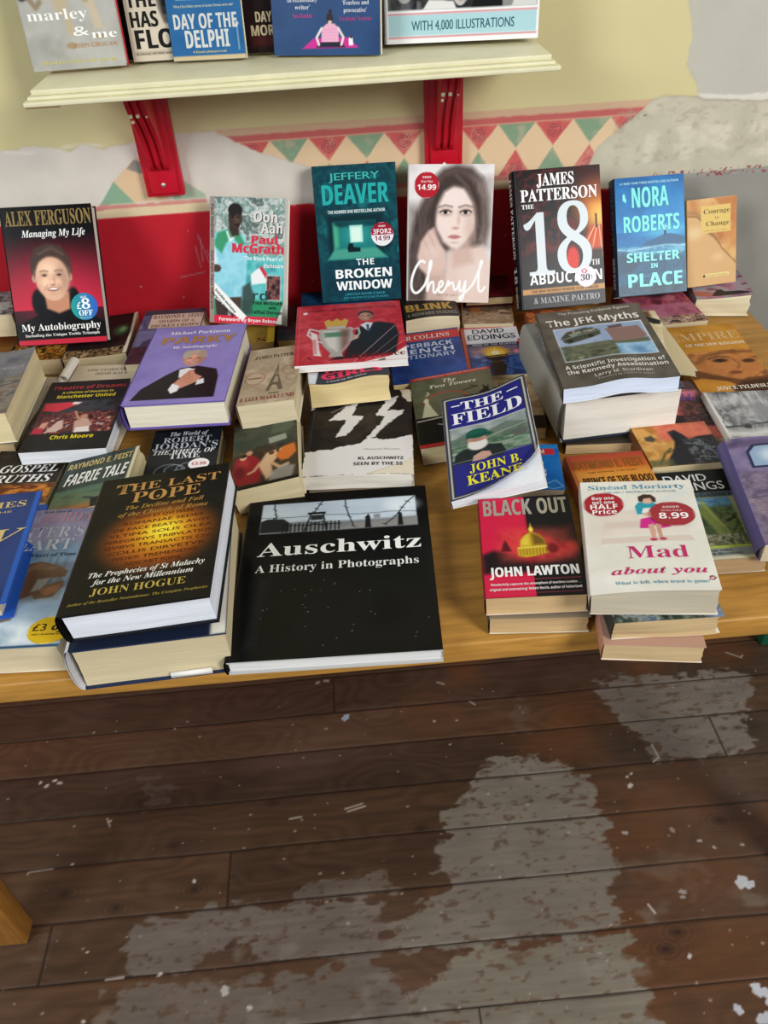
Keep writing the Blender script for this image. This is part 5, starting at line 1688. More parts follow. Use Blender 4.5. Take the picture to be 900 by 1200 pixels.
a = art('corn', '#4a3038')
a.n(0, 0, 1, 1, ['#3a2a30', '#5a3c3c', '#2c2226'], 5, 3)
a.r(.0, .0, .72, .20, '#8a4a54', 1, .08)
a.t('BERNARD', .1, .66, .15, .11, '#b87a4a', 'S', 2, -.01)
a.n(.0, .18, .86, .42, ['#c86a90', '#d87a8a', '#b86aa0'], 4, 5, 1, .1)
a.t('CORNWELL', .0, .80, .365, .12, '#7a4ab0', 'S', 2, -.005)
a.n(0, .40, .85, .64, ['#e08a4c', '#e86a5a', '#d8a060'], 4, 6, 1, .08, (1, 2))
a.p([(0, .66), (.3, .60), (.6, .64), (.86, .56), (1, .50), (1, .90), (0, .86)], '#241c1e', 1, .03)
a.n(.5, .3, 1, .85, ['#221c1e', '#6a3a40', '#1c1618', '#3a2a2c'], 9, 7, .85, .12, con=2)
a.n(0, .80, 1, 1, ['#c04a4c', '#d8705c', '#a03a44'], 5, 8, .8, .06)
book('sunset-coloured paperback with purple lettering beside the big grey hardback', POSE['corn'], a, 'paper', '#d8c49a', '#3a2a2c', mat=M_GLOSS, seed=42)

a = art('bw', '#8a8a8a')
a.n(0, 0, 1, 1, ['#2a2a2c', '#a0a0a0', '#5a5a5c', '#c8c8c8', '#3a3a3c'], 5, 5, con=2.2, st=(1.6, .8))
a.n(0, 0, 1, .35, ['#8c8c8c', '#d0d0d0', '#6a6a6c'], 8, 9, .8, .1, (2.5, .5))
a.p([(.35, .35), (.50, .25), (.58, .45), (.70, .80), (.40, .86), (.38, .6)], '#8e8e90', .9, .05)
a.l([(0, .80), (.4, .72), (1, .60)], .025, '#2c2c2e', .9, .02)
a.n(0, .82, 1, 1, ['#c0c0be', '#e0dfdc', '#a8a8a6'], 5, 11, .95, .05, (1, 2))
a.p([(0, 0), (.03, 0), (.03, 1), (0, 1)], '#d8d4cc')
a.n(.15, .40, .40, .75, ['#3c3c3e', '#b8b8b8', '#6a6a6c'], 12, 14, .7, .08)
book('booklet with a black-and-white photograph of people and drapery', POSE['bw'], a, 'paper', '#e2dcd0', '#c8c4bc', mat=M_SATIN, seed=43)

a = art('gorilla', '#8a5a34')
a.n(0, 0, .62, 1, ['#a8702e', '#d8a45a', '#b8803c', '#7a5a30'], 4, 3)
a.n(.30, 0, 1, .40, ['#c8504a', '#d8785a', '#b84a4c'], 4, 6, 1, .12)
a.p([(.26, .85), (.40, .62), (.46, .45), (.44, .20), (.54, .16), (.62, .30), (.66, .42), (.78, .36), (1, .34), (1, 1), (.22, 1)], '#26262a', 1, .03)
a.n(.58, .42, 1, .98, ['#3a3c40', '#8a8e92', '#1e1e22', '#5a5c60'], 12, 8, .9, .06, con=2.2)
a.p([(.10, .30), (.20, .26), (.24, .36), (.18, .42), (.10, .38)], '#3a3a34', .9, .03)
a.l([(.12, .95), (.25, .72), (.36, .60)], .03, '#4a5230', .9, .02)
a.l([(.5, .55), (.3, .7)], .02, '#3c3024', .9, .02)
a.n(0, .85, .3, 1, ['#4a4a30', '#6a6a48'], 7, 4, .8, .06)
book('orange paperback with a dark warrior and grey boulders by the grey hardback', POSE['gorilla'], a, 'paper', '#dfcfa6', '#6a4428', mat=M_GLOSS, seed=44)

a = art('qg', '#1d1f1e')
a.r(0, 0, 1, .27, '#191a1a')
a.r(0, .27, 1, .33, '#55606a', 1, .01)
a.r(0, .33, 1, 1, '#a7a47c')
a.r(.05, .34, .86, .86, '#3a4a3a')
a.n(.05, .34, .86, .52, ['#3a6a94', '#6aa0c0', '#4a7ca4', '#a8c4cc'], 5, 3, 1, .02, (1, 2))
a.n(.05, .44, .86, .86, ['#2e3a28', '#54643c', '#3c4c30', '#74844c', '#26301f'], 8, 6, 1, .08, con=2)
a.p([(.4, .50), (.5, .36), (.55, .42), (.62, .56), (.66, .72), (.76, .86), (.6, .86), (.52, .7)], '#8a9a4c', .7, .06)
a.l([(.50, .38), (.58, .55), (.66, .68), (.74, .85)], .03, '#a8ac5a', .8, .03)
a.n(.1, .74, .84, .86, ['#b8b89c', '#5a5c44', '#d0ccb4', '#3a3c2c'], 12, 9, .75, .05, con=2)
a.r(.05, .86, .88, .885, '#b4c24c')
a.r(0, .885, 1, .97, '#8f9694', 1, .01)
a.r(0, .965, 1, 1, '#d8d0b0')
a.t('DAVID', .13, .70, .135, .085, '#e2e2e0', 's', 2, .012)
a.t('EDDINGS', .05, .88, .245, .095, '#e2e2e0', 's', 2, .012)
a.t('QUEEN\u2019S GAMBIT', .05, .92, .325, .042, '#26343c', 'S', 2, -.006)
a.t('BOOK THREE', .30, .62, .92, .020, '#4a5250', 's', 2, .01)
a.t('OF THE BELGARIAD', .22, .72, .952, .020, '#4a5250', 's', 2, .01)
book('fantasy paperback with a black title band above a mossy green landscape', POSE['qg'], a, 'paper', '#bda07a', '#2a2a26', mat=M_SATIN, seed=45)

a = art('purple', '#6a6088')
a.n(0, 0, 1, 1, ['#4c4a78', '#7a6c94', '#8a7c9c', '#5c5684', '#a8909c'], 3.5, 4, con=1.8)
a.n(0, .35, 1, 1, ['#6a5c74', '#8c7c8a', '#5a4c64', '#a09098'], 6, 8, .8, .1, (1, 1.5))
a.r(0, .02, 1, .10, '#4a3a5c', .6, .08)
a.p([(.15, .32), (.15, .15), (.23, .08), (.45, .07), (.75, .07), (.75, .32)], '#2c2c4c', 1, .01)
a.p([(.18, .30), (.18, .16), (.25, .10), (.45, .09), (.72, .09), (.72, .30)], '#93a9c4', 1, .01)
a.e(.40, .20, .16, .09, '#c8d6e0', .7)
a.e(.47, .22, .08, .04, '#5a6a86', .6)
for k in range(14):
    a.l([(.02 + .012 * k, .60 + .025 * k), (.12 + .010 * k, .64 + .026 * k)], .012, '#b8a8a4', .8, .01)
a.n(.1, .62, 1, 1, ['#6a5464', '#8a7484', '#54445a'], 8, 12, .7, .1, (1, 4))
book('thick purple paperback with an arched moonlit window at the table end', POSE['purple'], a, 'paper', '#d0c4a4', '#5c5484', back='#4a4264', mat=M_GLOSS, seed=46,
     spt=[('O', .08, .13, .5, .5, '#c8c4d8', 'S'), ('CURSE OF THE MISTS', .2, .62, .5, .4, '#8a86b0', 'S')], bend=lambda x, y: -.009 * (1 - x) ** 4, round_spine=.007)

a = art('prince', '#c07a34')
a.g('#a83c22', '#d07a2c', 0, .3)
a.g('#d07a2c', '#d8b05a', .3, .5)
a.g('#d8b05a', '#c87a3c', .5, 1)
a.r(0, 0, .05, 1, '#8a3a20', .8, .02)
a.n(0, .45, .3, 1, ['#8a3a28', '#c88a4a', '#5a3424', '#d8a868', '#3a2a24'], 9, 6, .95, .15, con=2)
a.n(0, .2, 1, .5, ['#d8953c', '#e0b050', '#c8782c'], 4, 4, .5, .1)
for k in range(9):
    a.p([(.02 + .012 * k, .30 + .05 * k), (.06 + .02 * k, .36 + .045 * k), (.10 + .01 * k, .33 + .05 * k), (.07, .42 + .05 * k)], '#b0502c', .8, .01)
a.e(.3, .42, .05, .02, '#b8401e', .3)
a.t('RAYMOND E. FEIST', .06, .95, .19, .105, '#8a5a26', 'B', 2, .01)
a.t('magic and murder in the empire', .2, .82, .245, .02, '#7a3018', 's', 2)
a.t('PRINCE OF THE BLOOD', .10, .97, .39, .085, '#3a2014', 'B', 2, .012)
book('orange fantasy paperback partly under the white seated-woman novel', POSE['prince'], a, 'paper', '#d6c094', '#8a3a20', mat=M_GLOSS, seed=47)

a = art('gem', '#1d6fc0')
a.n(0, 0, 1, 1, ['#1a68b8', '#2478c8'], 4, 3)
a.r(0, .10, .92, .24, '#cf2f3c')
a.r(0, .02, 1, .10, '#2a86d0')
a.t('COLLINS GEM', .05, .74, .215, .085, '#f0e0e2', 'B', 2)
a.t('ENGLISH', .1, .66, .40, .12, '#eef2f8', 'B', 2)
a.t('DICTIONARY', .02, .70, .54, .12, '#eef2f8', 'B', 2)
a.t('ENGLISH', .20, .72, .635, .06, '#cfe0f2', 'B', 2)
a.t('FRENCH', .26, .72, .715, .06, '#cfe0f2', 'B', 2)
a.l([(.80, .98), (.60, .92), (.86, .80), (.98, .93), (.80, .98)], .02, '#8ac0e8', .9)
book('small bright blue dictionary with a red band under the bearded-man book', POSE['gem'], a, 'paper', '#e8dcc0', '#1a4c8a', mat=M_GLOSS, seed=48)

# ---- front row --------------------------------------------------------------
a = art('gospel', '#2a2422')
a.n(0, 0, 1, .4, ['#1c1a1a', '#3a3230', '#241f1e'], 5, 3)
a.dots(.5, .02, 1, .10, ['#a83a34', '#c8705c', '#3a2420'], 20, .03, .01, 4, .9)
for k in range(4):
    a.l([(.25, .13 + .022 * k), (.9, .12 + .022 * k)], .010, '#8a8a3a', .6, .006)
a.n(0, .76, 1, 1, ['#b0602a', '#d8903c', '#8a4420', '#5a2c1a', '#c87830'], 6, 6, 1, .08, (1, 2.2))
a.e(.72, .70, .08, .025, '#2a1a14', .4)
a.t('GOSPEL', .16, .95, .60, .10, '#ece9e4', 'I', 2, .008)
a.t('TRUTHS', .02, .92, .735, .10, '#ece9e4', 'I', 2, .008)
book('dark paperback with white italic lettering over a fiery landscape', POSE['gospel'], a, 'paper', '#d8c69c', '#1c1817', seed=50)

a = art('faerie', '#2e3a3a')
a.n(0, 0, 1, .45, ['#262e2e', '#3c4a46', '#2a3230'], 4, 3)
a.g('#3f6a5c', '#6a7a5a', .42, .58)
a.g('#6a7a5a', '#c8743a', .58, .72)
a.n(0, .70, 1, 1, ['#4a3a34', '#6a5a54', '#3a3434', '#8a6a5c'], 6, 6, 1, .06, (1, 2))
a.e(.40, .72, .2, .05, '#d8542e', .8, .9)
a.n(0, .42, 1, .62, ['#46685e', '#7a8a6c', '#38504c'], 5, 9, .6, .08, (1, 2.5))
a.p([(.55, .60), (.68, .58), (.74, .48), (.80, .58), (.98, .60), (.98, .70), (.80, .72), (.72, .82), (.60, .74)], '#1c2024', 1, .02)
a.l([(.45, .56), (.70, .62), (.95, .55)], .03, '#20242a', .9, .02)
a.p([(.60, .76), (.75, .70), (.98, .80), (.98, .90), (.62, .86)], '#b0a088', .6, .06)
a.r(.945, 0, 1, 1, '#d8cca8', 1, .01)
a.t('RAYMOND E. FEIST', .05, .93, .14, .075, '#c9b474', 'B', 2, .01)
a.t('FAERIE TALE', .08, .93, .36, .145, '#eceae6', 'O', 2, .012)
a.crop(.125 / .179)
book('dark green fantasy paperback with a spread-winged creature at sunset', POSE['faerie'][:7] + (.125, .031), a, 'paper', '#e0d0a2', '#242a2a', mat=M_GLOSS, seed=51, ragged=.0012)

a = art('wheel', '#14171c')
a.n(0, 0, 1, 1, ['#12151a', '#1e2228', '#15181e'], 4, 3)
a.t('The World of', .24, .80, .11, .06, '#d0d2d4', 'I', 2)
a.t('ROBERT', .16, .86, .205, .075, '#b8bcc2', 'S', 2, -.01)
a.t('JORDAN\u2019S', .03, .97, .30, .085, '#b8bcc2', 'S', 2, -.01)
a.t('THE WHEEL OF', .06, .95, .375, .06, '#e8e8e8', 'I', 2, .006)
a.t('TIME', .30, .74, .445, .075, '#d8dadc', 'S', 2)
for cx, cy, r in ((.34, .62, .20), (.50, .68, .16), (.62, .60, .18), (.46, .78, .20), (.42, .60, .14)):
    a.l([(cx + r * math.cos(t), cy + r * .52 * math.sin(t)) for t in np.linspace(0, 6.3, 36)], .014, '#8f969c', .95)
a.l([(.2, .85), (.35, .72), (.5, .66), (.66, .8)], .02, '#7c848a', .9)


def s_whl(s):
    s.r(0, 0, 1, 1, '#f0e6e6')
    s.e(.5, .5, .97, .97, '#c63a4a', .05)
    s.e(.5, .5, .78, .74, '#f3ebea', .05)
    s.t('\u20ac5.99', .16, .84, .62, .26, '#c02c40', 'B')


book('black fantasy companion paperback with silver serpent rings and a red price sticker', POSE['wheel'], a, 'paper', '#dcc998', '#101216', mat=M_GLOSS, seed=52,
     stickers=[(s_whl, .75, .54, .0155, .0135, 'white and red oval price sticker')])

a = art('winter', '#7e93b0')
a.g('#8a82a8', '#7a96b8', 0, .35)
a.n(0, 0, 1, .3, ['#7a7498', '#a098b4', '#8a84a8'], 4, 3, .9, .06)
a.n(0, .28, 1, .62, ['#6a86a4', '#8aa4bc', '#5c7894'], 4, 5, .95, .1)
for k, u in enumerate((.72, .80, .88, .95, .66)):
    a.p([(u - .035, .62), (u - .012, .52), (u - .02, .52), (u, .36 + .03 * (k % 3)), (u + .02, .52), (u + .012, .52), (u + .035, .62)], '#5a6e84', .75, .02)
a.n(0, .80, 1, 1, ['#b8cad6', '#e0e8ec', '#9ab0c0'], 4, 8, 1, .15)
a.n(0, .62, 1, .84, ['#7a98b0', '#a8c0cf', '#8aa6bc'], 4, 9, .6, .1)
a.p([(.42, .66), (.40, .52), (.46, .44), (.58, .42), (.76, .46), (.85, .50), (.84, .54), (.72, .545), (.70, .60), (.84, .565), (.86, .60), (.80, .68), (.66, .69), (.62, .66), (.50, .70)], '#6a4c3a', 1, .015)
a.p([(.46, .46), (.58, .43), (.76, .47), (.70, .49), (.55, .48), (.44, .55)], '#8a6c52', .9, .03)
a.p([(.72, .545), (.68, .62), (.60, .64), (.62, .55)], '#b8ccd6', .8, .02)
a.p([(.66, .63), (.82, .59), (.83, .64), (.74, .67)], '#a5664c', .9, .02)
a.n(.40, .44, .86, .70, ['#4a342a', '#8a6a50'], 10, 4, .35, .05)
a.p([(.16, .96), (.18, .78), (.10, .70), (.16, .60), (.28, .56), (.36, .60), (.42, .72), (.38, .80), (.30, .80), (.26, .92), (.24, 1), (.12, 1)], '#7a5c44', 1, .015)
a.p([(.30, .66), (.38, .62), (.46, .68), (.46, .78), (.36, .82), (.29, .77)], '#9a7a58', 1, .015)
a.e(.37, .61, .05, .028, '#c0a47c', .3)
a.p([(.16, .62), (.22, .56), (.32, .55), (.36, .60), (.26, .66)], '#3e2e2a', 1, .02)
a.p([(.05, .78), (.14, .70), (.18, .78), (.14, .92), (.02, .98), (0, .85)], '#5a4058', 1, .03)
a.p([(.46, .76), (.54, .74), (.54, .82), (.44, .84)], '#6a5a50', .9, .02)
a.r(0, .985, 1, 1, '#2a4a6a')
a.t('ROBERT', .02, .34, .115, .05, '#26264a', 'S', 2)
a.t('JORDAN', .42, .985, .115, .085, '#b58a98', 'S', 2, -.008)
a.t('WINTER\u2019S', .08, .86, .235, .085, '#b9bcc8', 'S', 2, -.008)
a.t('HEART', .16, .80, .335, .085, '#c4c8d2', 'S', 2, -.008)
a.t('Book Nine of', .42, .66, .03, .02, '#3a3a5a', 's', 2)
a.t('The Wheel of Time', .32, .86, .385, .024, '#2c3a5a', 'S', 2)


def s_win(s):
    s.r(0, 0, 1, 1, '#d8b021')
    s.t('\u00a33 off', .10, 1.02, .52, .25, '#2c2410', 'O', 1, .01)
    s.t('with a bookshop voucher', .12, .95, .68, .07, '#5a4a18', 's', 1, .01)


book('fantasy paperback with a brown beast in a snowy wood and a big yellow sticker', POSE['winter'], a, 'paper', '#d9c9a6', '#2c3a4c', back='#e4e4e0', mat=M_GLOSS, seed=53, ragged=.0008,
     stickers=[(s_win, .885, .90, .0245, .0205, 'yellow round sticker')])

a = art('bluehb', '#26386e')
a.n(0, 0, 1, 1, ['#22346a', '#2c4078', '#263a70'], 3, 3)
a.r(.955, 0, 1, 1, '#2a5ab0', 1, .01)
a.t('JAMES', .40, .90, .145, .06, '#c8b076', 'S', 2)
a.t('OF THE', .5, .8, .20, .02, '#c8b076', 's', 2)
a.t('V', .72, .97, .50, .14, '#d0b87a', 'I', 2)
a.e(.60, .66, .14, .055, '#c8b076', .05)
a.e(.52, .66, .13, .045, '#26386e', .05)
a.t('GARDEN', -.1, .72, .86, .10, '#c8b076', 'I', 2)
book('navy blue hardback with gold lettering at the front table end', POSE['bluehb'], a, 'hard', '#d8ccb0', '#24468f', mat=M_GLOSS, edge='#2456b4', seed=54, inset=.012)

a = art('popelow', '#1c2438', .002)
a.r(.9, 0, 1, 1, '#e8e2d4', 1, .02)
b_ = book('very thick hardback with yellowed pages under the glowing-sphere hardback', POSE['popelow'], a, 'hard', '#d6c6a0', '#d4d4d8', back='#2a3458', mat=M_SATIN, edge='#26304e', seed=55, curve=.0015)

m = MB()
m.box(.096, .142, -.0012, .0030, .0027, .0095)
m.build('jacket_flap', flat_mat('white_paper', '#e8e6e0', .6, .3), b_)['label'] = 'white end of the paper jacket poking out below the pages'

a = art('pope', '#0f0f0e')
a.n(0, 0, 1, 1, ['#0c0c0c', '#151412', '#0f0e0d'], 4, 3)
a.e(.55, .53, .46, .27, '#8a3c12', .55, .9)
a.e(.55, .53, .42, .25, '#a8561a', .8, .95)
a.e(.57, .51, .34, .20, '#d08a20', .95, .95)
a.e(.58, .50, .24, .14, '#e8b020', .95, 1)
a.e(.58, .49, .16, .09, '#fae040', .95, 1)
rows_ = ['ADO ET QVI MARE', 'ROMANAE SEDES', 'DE PACE BEATVS AVGV', 'VLTIMA SOLIS OLEA', 'PEREGRINVS TRIBVLATION', 'QVIBVS TRANSACTIS CIVI', 'COLLIS DIRVETVR', 'IVDEX TREMENDVS', 'IVDICABIT POPVL']
for k, tx in enumerate(rows_):
    hw = (.22, .30, .36, .38, .40, .39, .35, .30, .20)[k]
    a.t(tx, .56 - hw, .56 + hw, .375 + k * .043, .022, '#4e2408', 's', 1, .01)
a.t('THE LAST', .13, .94, .135, .065, '#b98a4c', 'S', 2, -.006)
a.t('T', .115, .25, .15, .085, '#b98a4c', 'S', 2, -.004)
a.t('POPE', .27, .80, .235, .085, '#b98a4c', 'S', 2, -.004)
a.e(.475, .205, .012, .008, '#b98a4c', .1)
a.t('The Decline and Fall', .24, .84, .292, .032, '#ab8240', 'I', 2)
a.t('of the Church of Rome', .20, .88, .345, .032, '#ab8240', 'I', 2)
a.t('The Prophecies of St Malachy', .12, .93, .775, .034, '#e6e3da', 'I', 2)
a.t('for the New Millennium', .16, .86, .825, .034, '#e6e3da', 'I', 2)
a.t('JOHN HOGUE', .17, .82, .895, .045, '#b9a24c', 'S', 2, -.008)
a.t('Author of the Bestseller Nostradamus: The Complete Prophecies', .03, .98, .945, .017, '#9a863e', 'I', 2)
book('black hardback with a glowing orange sphere of lettering on its cover', POSE['pope'], a, 'hard', '#e3e6ee', '#14130f', mat=M_GLOSS, edge='#181a20', seed=56)

a = art('aus', '#0a0b0b')
a.n(0, 0, 1, 1, ['#08090a', '#0f1011', '#0a0b0b'], 4, 3)
a.g('#000', '#000', 2, 3)
a.r(.075, .07, .935, .275, '#b9c9d8')
a.n(.075, .07, .935, .275, ['#aebfd2', '#d2dde8', '#9fb4c8'], 3, 5, .8, .005, (1, 2))
a.e(.85, .13, .12, .06, '#dfe8f0', .8)
a.p([(.075, .215), (.3, .205), (.6, .22), (.935, .215), (.935, .275), (.075, .275)], '#6e7276', .9, .02)
a.p([(.6, .235), (.935, .225), (.935, .275), (.5, .275)], '#8d8a88', .9, .02)
a.p([(.075, .19), (.11, .175), (.20, .18), (.235, .21), (.235, .27), (.075, .27)], '#26282b', 1, .006)
a.r(.14, .165, .15, .19, '#26282b')
for k in range(15):
    u = .20 + .022 * k
    a.l([(u, .215 + .004 * (k % 2)), (u, .272)], .008, '#1c1d1f', .95)
a.l([(.2, .228), (.52, .235)], .006, '#1c1d1f')
a.p([(.335, .145), (.43, .145), (.435, .16), (.33, .16)], '#1a1b1e')
a.p([(.35, .165), (.42, .165), (.42, .20), (.35, .20)], '#2c2e32')
a.l([(.35, .16), (.32, .272)], .008, '#1a1b1e')
a.l([(.42, .16), (.44, .272)], .008, '#1a1b1e')
a.l([(.33, .24), (.43, .205)], .005, '#1a1b1e')
a.l([(.34, .21), (.44, .25)], .005, '#1a1b1e')
a.l([(.075, .165), (.25, .172), (.45, .168), (.62, .178), (.80, .172), (.935, .182)], .004, '#33363a', .95)
for pts in ([(.14, .07), (.145, .11), (.155, .15), (.16, .19)], [(.41, .07), (.40, .09), (.38, .12), (.37, .145)], [(.54, .07), (.545, .12), (.565, .19), (.59, .26)], [(.93, .075), (.89, .11), (.86, .15), (.82, .21), (.76, .26)]):
    a.l(pts, .007, '#23252a', .95)
    for q in pts[1:]:
        a.l([(q[0] - .012, q[1] - .006), (q[0] + .012, q[1] + .006)], .005, '#23252a', .95)
a.p([(.655, .20), (.67, .18), (.68, .20), (.685, .275), (.65, .275)], '#1d1e21', 1, .004)
a.p([(.835, .19), (.845, .18), (.855, .19), (.86, .272), (.83, .272)], '#1d1e21', 1, .004)
a.r(.70, .185, .735, .215, '#8c8f94', 1, .01)
a.l([(.655, .205), (.655, .205)], .01, '#1d1e21')
a.t('Auschwitz', .075, .945, .425, .085, '#f1f1ee', 'S', 2)
a.t('A History in Photographs', .075, .925, .525, .046, '#e6e6e2', 'S', 2, -.012)
a.p([(.11, .56), (.16, .56), (.13, .92), (.07, .95)], '#191b20', .8, .04)
rg_ = np.random.RandomState(3)
for k in range(26):
    a.e(.12 + .85 * rg_.rand(), .55 + .42 * rg_.rand(), .0035, .003, '#8a8c88', .3, .7)
book('large black hardback photo book with a watchtower and barbed wire picture', POSE['aus'], a, 'hard', '#e2e1df', '#17181a', back='#c9c9c7', mat=M_GLOSS, edge='#b9b9b6', seed=57, ragged=.0002)

a = art('blklow', '#8a7c66', .002)
book('yellowed paperback with folded lower pages beneath the domed-cathedral thriller', POSE['blklow'], a, 'paper', '#ccab7b', '#4a4a44', mat=M_MATTE, seed=58, ragged=.0008, curve=.0015)

a = art('blk', '#16171a')
a.r(0, 0, .50, 1, '#cf1f45', 1, .01)
a.p([(0, .60), (.12, .56), (.25, .58), (.5, .66), (.52, .78), (0, .78)], '#1c1318', 1, .07)
a.e(.55, .50, .42, .18, '#d83a3a', .9, .95)
a.e(.86, .56, .20, .10, '#d8443e', .8, .9)
a.e(.62, .62, .35, .09, '#c8363a', .9, .8)
a.p([(.52, .05), (1, .05), (1, .48), (.80, .50), (.66, .40), (.52, .36)], '#15171a', .8, .10)
a.n(.2, .35, .95, .68, ['#a82430', '#e05a48', '#c83a3c', '#8a1c28'], 6, 5, .45, .15)
a.p([(.20, .57), (.225, .50), (.25, .46), (.275, .50), (.31, .575)], '#4a1420', .9, .02)
a.p([(.37, .62), (.37, .545), (.40, .53), (.41, .47), (.455, .42), (.515, .395), (.525, .33), (.535, .29), (.545, .33), (.555, .395), (.62, .42), (.665, .47), (.675, .53), (.70, .55), (.70, .60), (.55, .63), (.45, .64)], '#c8a52a', 1, .012)
a.p([(.53, .40), (.60, .42), (.66, .47), (.67, .52), (.54, .52)], '#5a3a1c', .75, .05)
a.p([(.42, .47), (.50, .41), (.50, .52), (.42, .52)], '#e6cc4a', .8, .04)
for k in range(9):
    a.l([(.395 + .034 * k, .56), (.395 + .034 * k, .615)], .008, '#6a4416', .8)
a.l([(.38, .545), (.70, .535)], .012, '#f0dc6a')
a.e(.73, .56, .07, .06, '#7a1c24', .5)
a.e(.535, .36, .03, .03, '#f0d850', .6)
a.t('BLACK', .045, .575, .20, .165, '#a59c92', 'B', 2, .02)
a.t('OUT', .635, .965, .20, .165, '#a8a08a', 'B', 2, .02)
a.t('JOHN LAWTON', .06, .955, .815, .085, '#f3efee', 'B', 2, .025)
a.t('\u2018Wonderfully captures the atmosphere of wartime London \u2026', .06, .95, .895, .020, '#f0e4e6', 'B', 2)
a.t('original and entertaining\u2019 Robert Harris, author of Fatherland', .05, .95, .94, .022, '#f0e4e6', 'B', 2)
a.l([(.04, .845), (.96, .845)], .006, '#c04058', .9)
a.l([(.04, .965), (.96, .965)], .006, '#c04058', .9)
book('red and black thriller paperback with a glowing cathedral dome', POSE['blk'], a, 'paper', '#d2b181', '#8a1830', mat=M_SATIN, seed=59, ragged=.0004, curve=.001)

a = art('madlow', '#b8907c', .002)
book('pinkish paperback at the bottom of the stack under the white seated-woman novel', POSE['madlow'], a, 'paper', '#ccb084', '#c48a72', mat=M_MATTE, seed=60, ragged=.0004)
a = art('madmid', '#5a6458')
a.n(0, 0, 1, 1, ['#3a4438', '#7a8474', '#2c332c', '#9aa094', '#5a6a80'], 7, 4, con=2)
a.r(.85, .5, 1, 1, '#7a8ab4', .8, .1)
book('dog-eared paperback in the middle of the stack under the white seated-woman novel', POSE['madmid'], a, 'paper', '#c3a87d', '#3a3c36', back='#e6e2d8', mat=M_MATTE, seed=61, ragged=.0016, bulge=.002)

a = art('mad', '#e8e4da')
a.n(0, 0, 1, 1, ['#eae7dd', '#e1ddd2', '#efece3'], 3, 3)
a.p([(.20, .30), (.84, .28), (.90, .46), (.16, .48)], '#dccac0', .6, .04)
for k in range(4):
    a.p([(.20 - .02 * k, .34 + .07 * k), (.82 + .02 * k, .33 + .07 * k), (.84 + .02 * k, .38 + .07 * k), (.18 - .02 * k, .39 + .07 * k)], '#d8c4b8' if k % 2 else '#e6d8ce', .8, .012)
a.p([(.02, .26), (.20, .24), (.22, .50), (.10, .62), (.02, .6)], '#dccbc0', .5, .08)
a.l([(.80, .22), (.86, .46)], .02, '#d8c8bc', .6, .03)
a.l([(.72, .2), (.92, .12)], .05, '#cfdce0', .6, .05)
# woman
a.p([(.47, .34), (.46, .26), (.50, .22), (.62, .22), (.68, .27), (.68, .345), (.60, .33)], '#2a9ab0', 1, .01)
a.e(.575, .205, .055, .034, '#dcb09c', .15)
a.p([(.50, .21), (.50, .165), (.555, .14), (.62, .145), (.655, .18), (.65, .225), (.62, .22), (.61, .18), (.55, .185), (.53, .22)], '#3c2a26', 1, .008)
a.p([(.51, .325), (.53, .28), (.66, .275), (.68, .32), (.60, .345)], '#efe9e2', 1, .012)
a.p([(.52, .335), (.56, .32), (.66, .325), (.66, .35), (.54, .36)], '#d8a890', 1, .01)
a.p([(.47, .47), (.49, .385), (.56, .37), (.68, .37), (.74, .46), (.66, .475), (.60, .44), (.56, .475)], '#cf2a8c', 1, .008)
a.p([(.545, .44), (.59, .43), (.60, .50), (.585, .565), (.555, .565), (.55, .50)], '#d2a48e', 1, .008)
a.p([(.61, .43), (.655, .44), (.645, .50), (.65, .56), (.62, .565), (.61, .5)], '#c89880', 1, .008)
a.e(.568, .575, .035, .014, '#b83a5c', .2)
a.e(.645, .572, .035, .014, '#b83a5c', .2)
a.t('Sin\u00e9ad Moriarty', .07, .935, .085, .046, '#5f9ab8', 'S', 2, -.004)
a.t('THE NO.1 BESTSELLING AUTHOR', .20, .85, .125, .018, '#8ab0c0', 's', 2, .006)
a.t('Mad', .33, .82, .735, .105, '#c2306a', 'S', 2, -.012)
a.t('about you', .18, .935, .865, .058, '#c2306a', 'I', 2)
a.t('What is left, when trust is gone?', .20, .93, .945, .026, '#5f9ab0', 'S', 2, -.006)
a.e(.955, .905, .028, .019, '#8a2a34', .05)
a.e(.955, .905, .012, .013, '#e6d8d4', .2)
a.e(.955, .892, .006, .006, '#2a2020', .2)


def s_mad1(s):
    s.r(0, 0, 1, 1, '#a8242f')
    s.t('Buy one', .22, .78, .30, .13, '#f6ecec', 'B')
    s.t('get one', .22, .78, .48, .13, '#f6ecec', 'B')
    s.t('HALF', .16, .84, .70, .19, '#fbf4f4', 'B')
    s.t('Price', .20, .80, .91, .17, '#fbf4f4', 'B')


def s_mad2(s):
    s.r(0, 0, 1, 1, '#a3323a')
    s.t('eason', .32, .68, .26, .1, '#e8cfcf', 'B')
    s.t('Great Value', .27, .73, .40, .08, '#e0c0c2', 's', 1, .01)
    s.t('8.99', .20, .84, .70, .23, '#fbf4f4', 'B')


book('white novel with a seated woman in a pink skirt and two red stickers', POSE['mad'], a, 'paper', '#c4b9a2', '#ddd2c8', mat=M_GLOSS, seed=62, ragged=.0006, bend=lambda x, y: -.008 * (1 - x) ** 3 * (1 - y),
     stickers=[(s_mad1, .19, .235, .0232, .0225, 'red oval sticker near the spine'), (s_mad2, .765, .345, .0255, .023, 'red oval sticker near the fore-edge')])

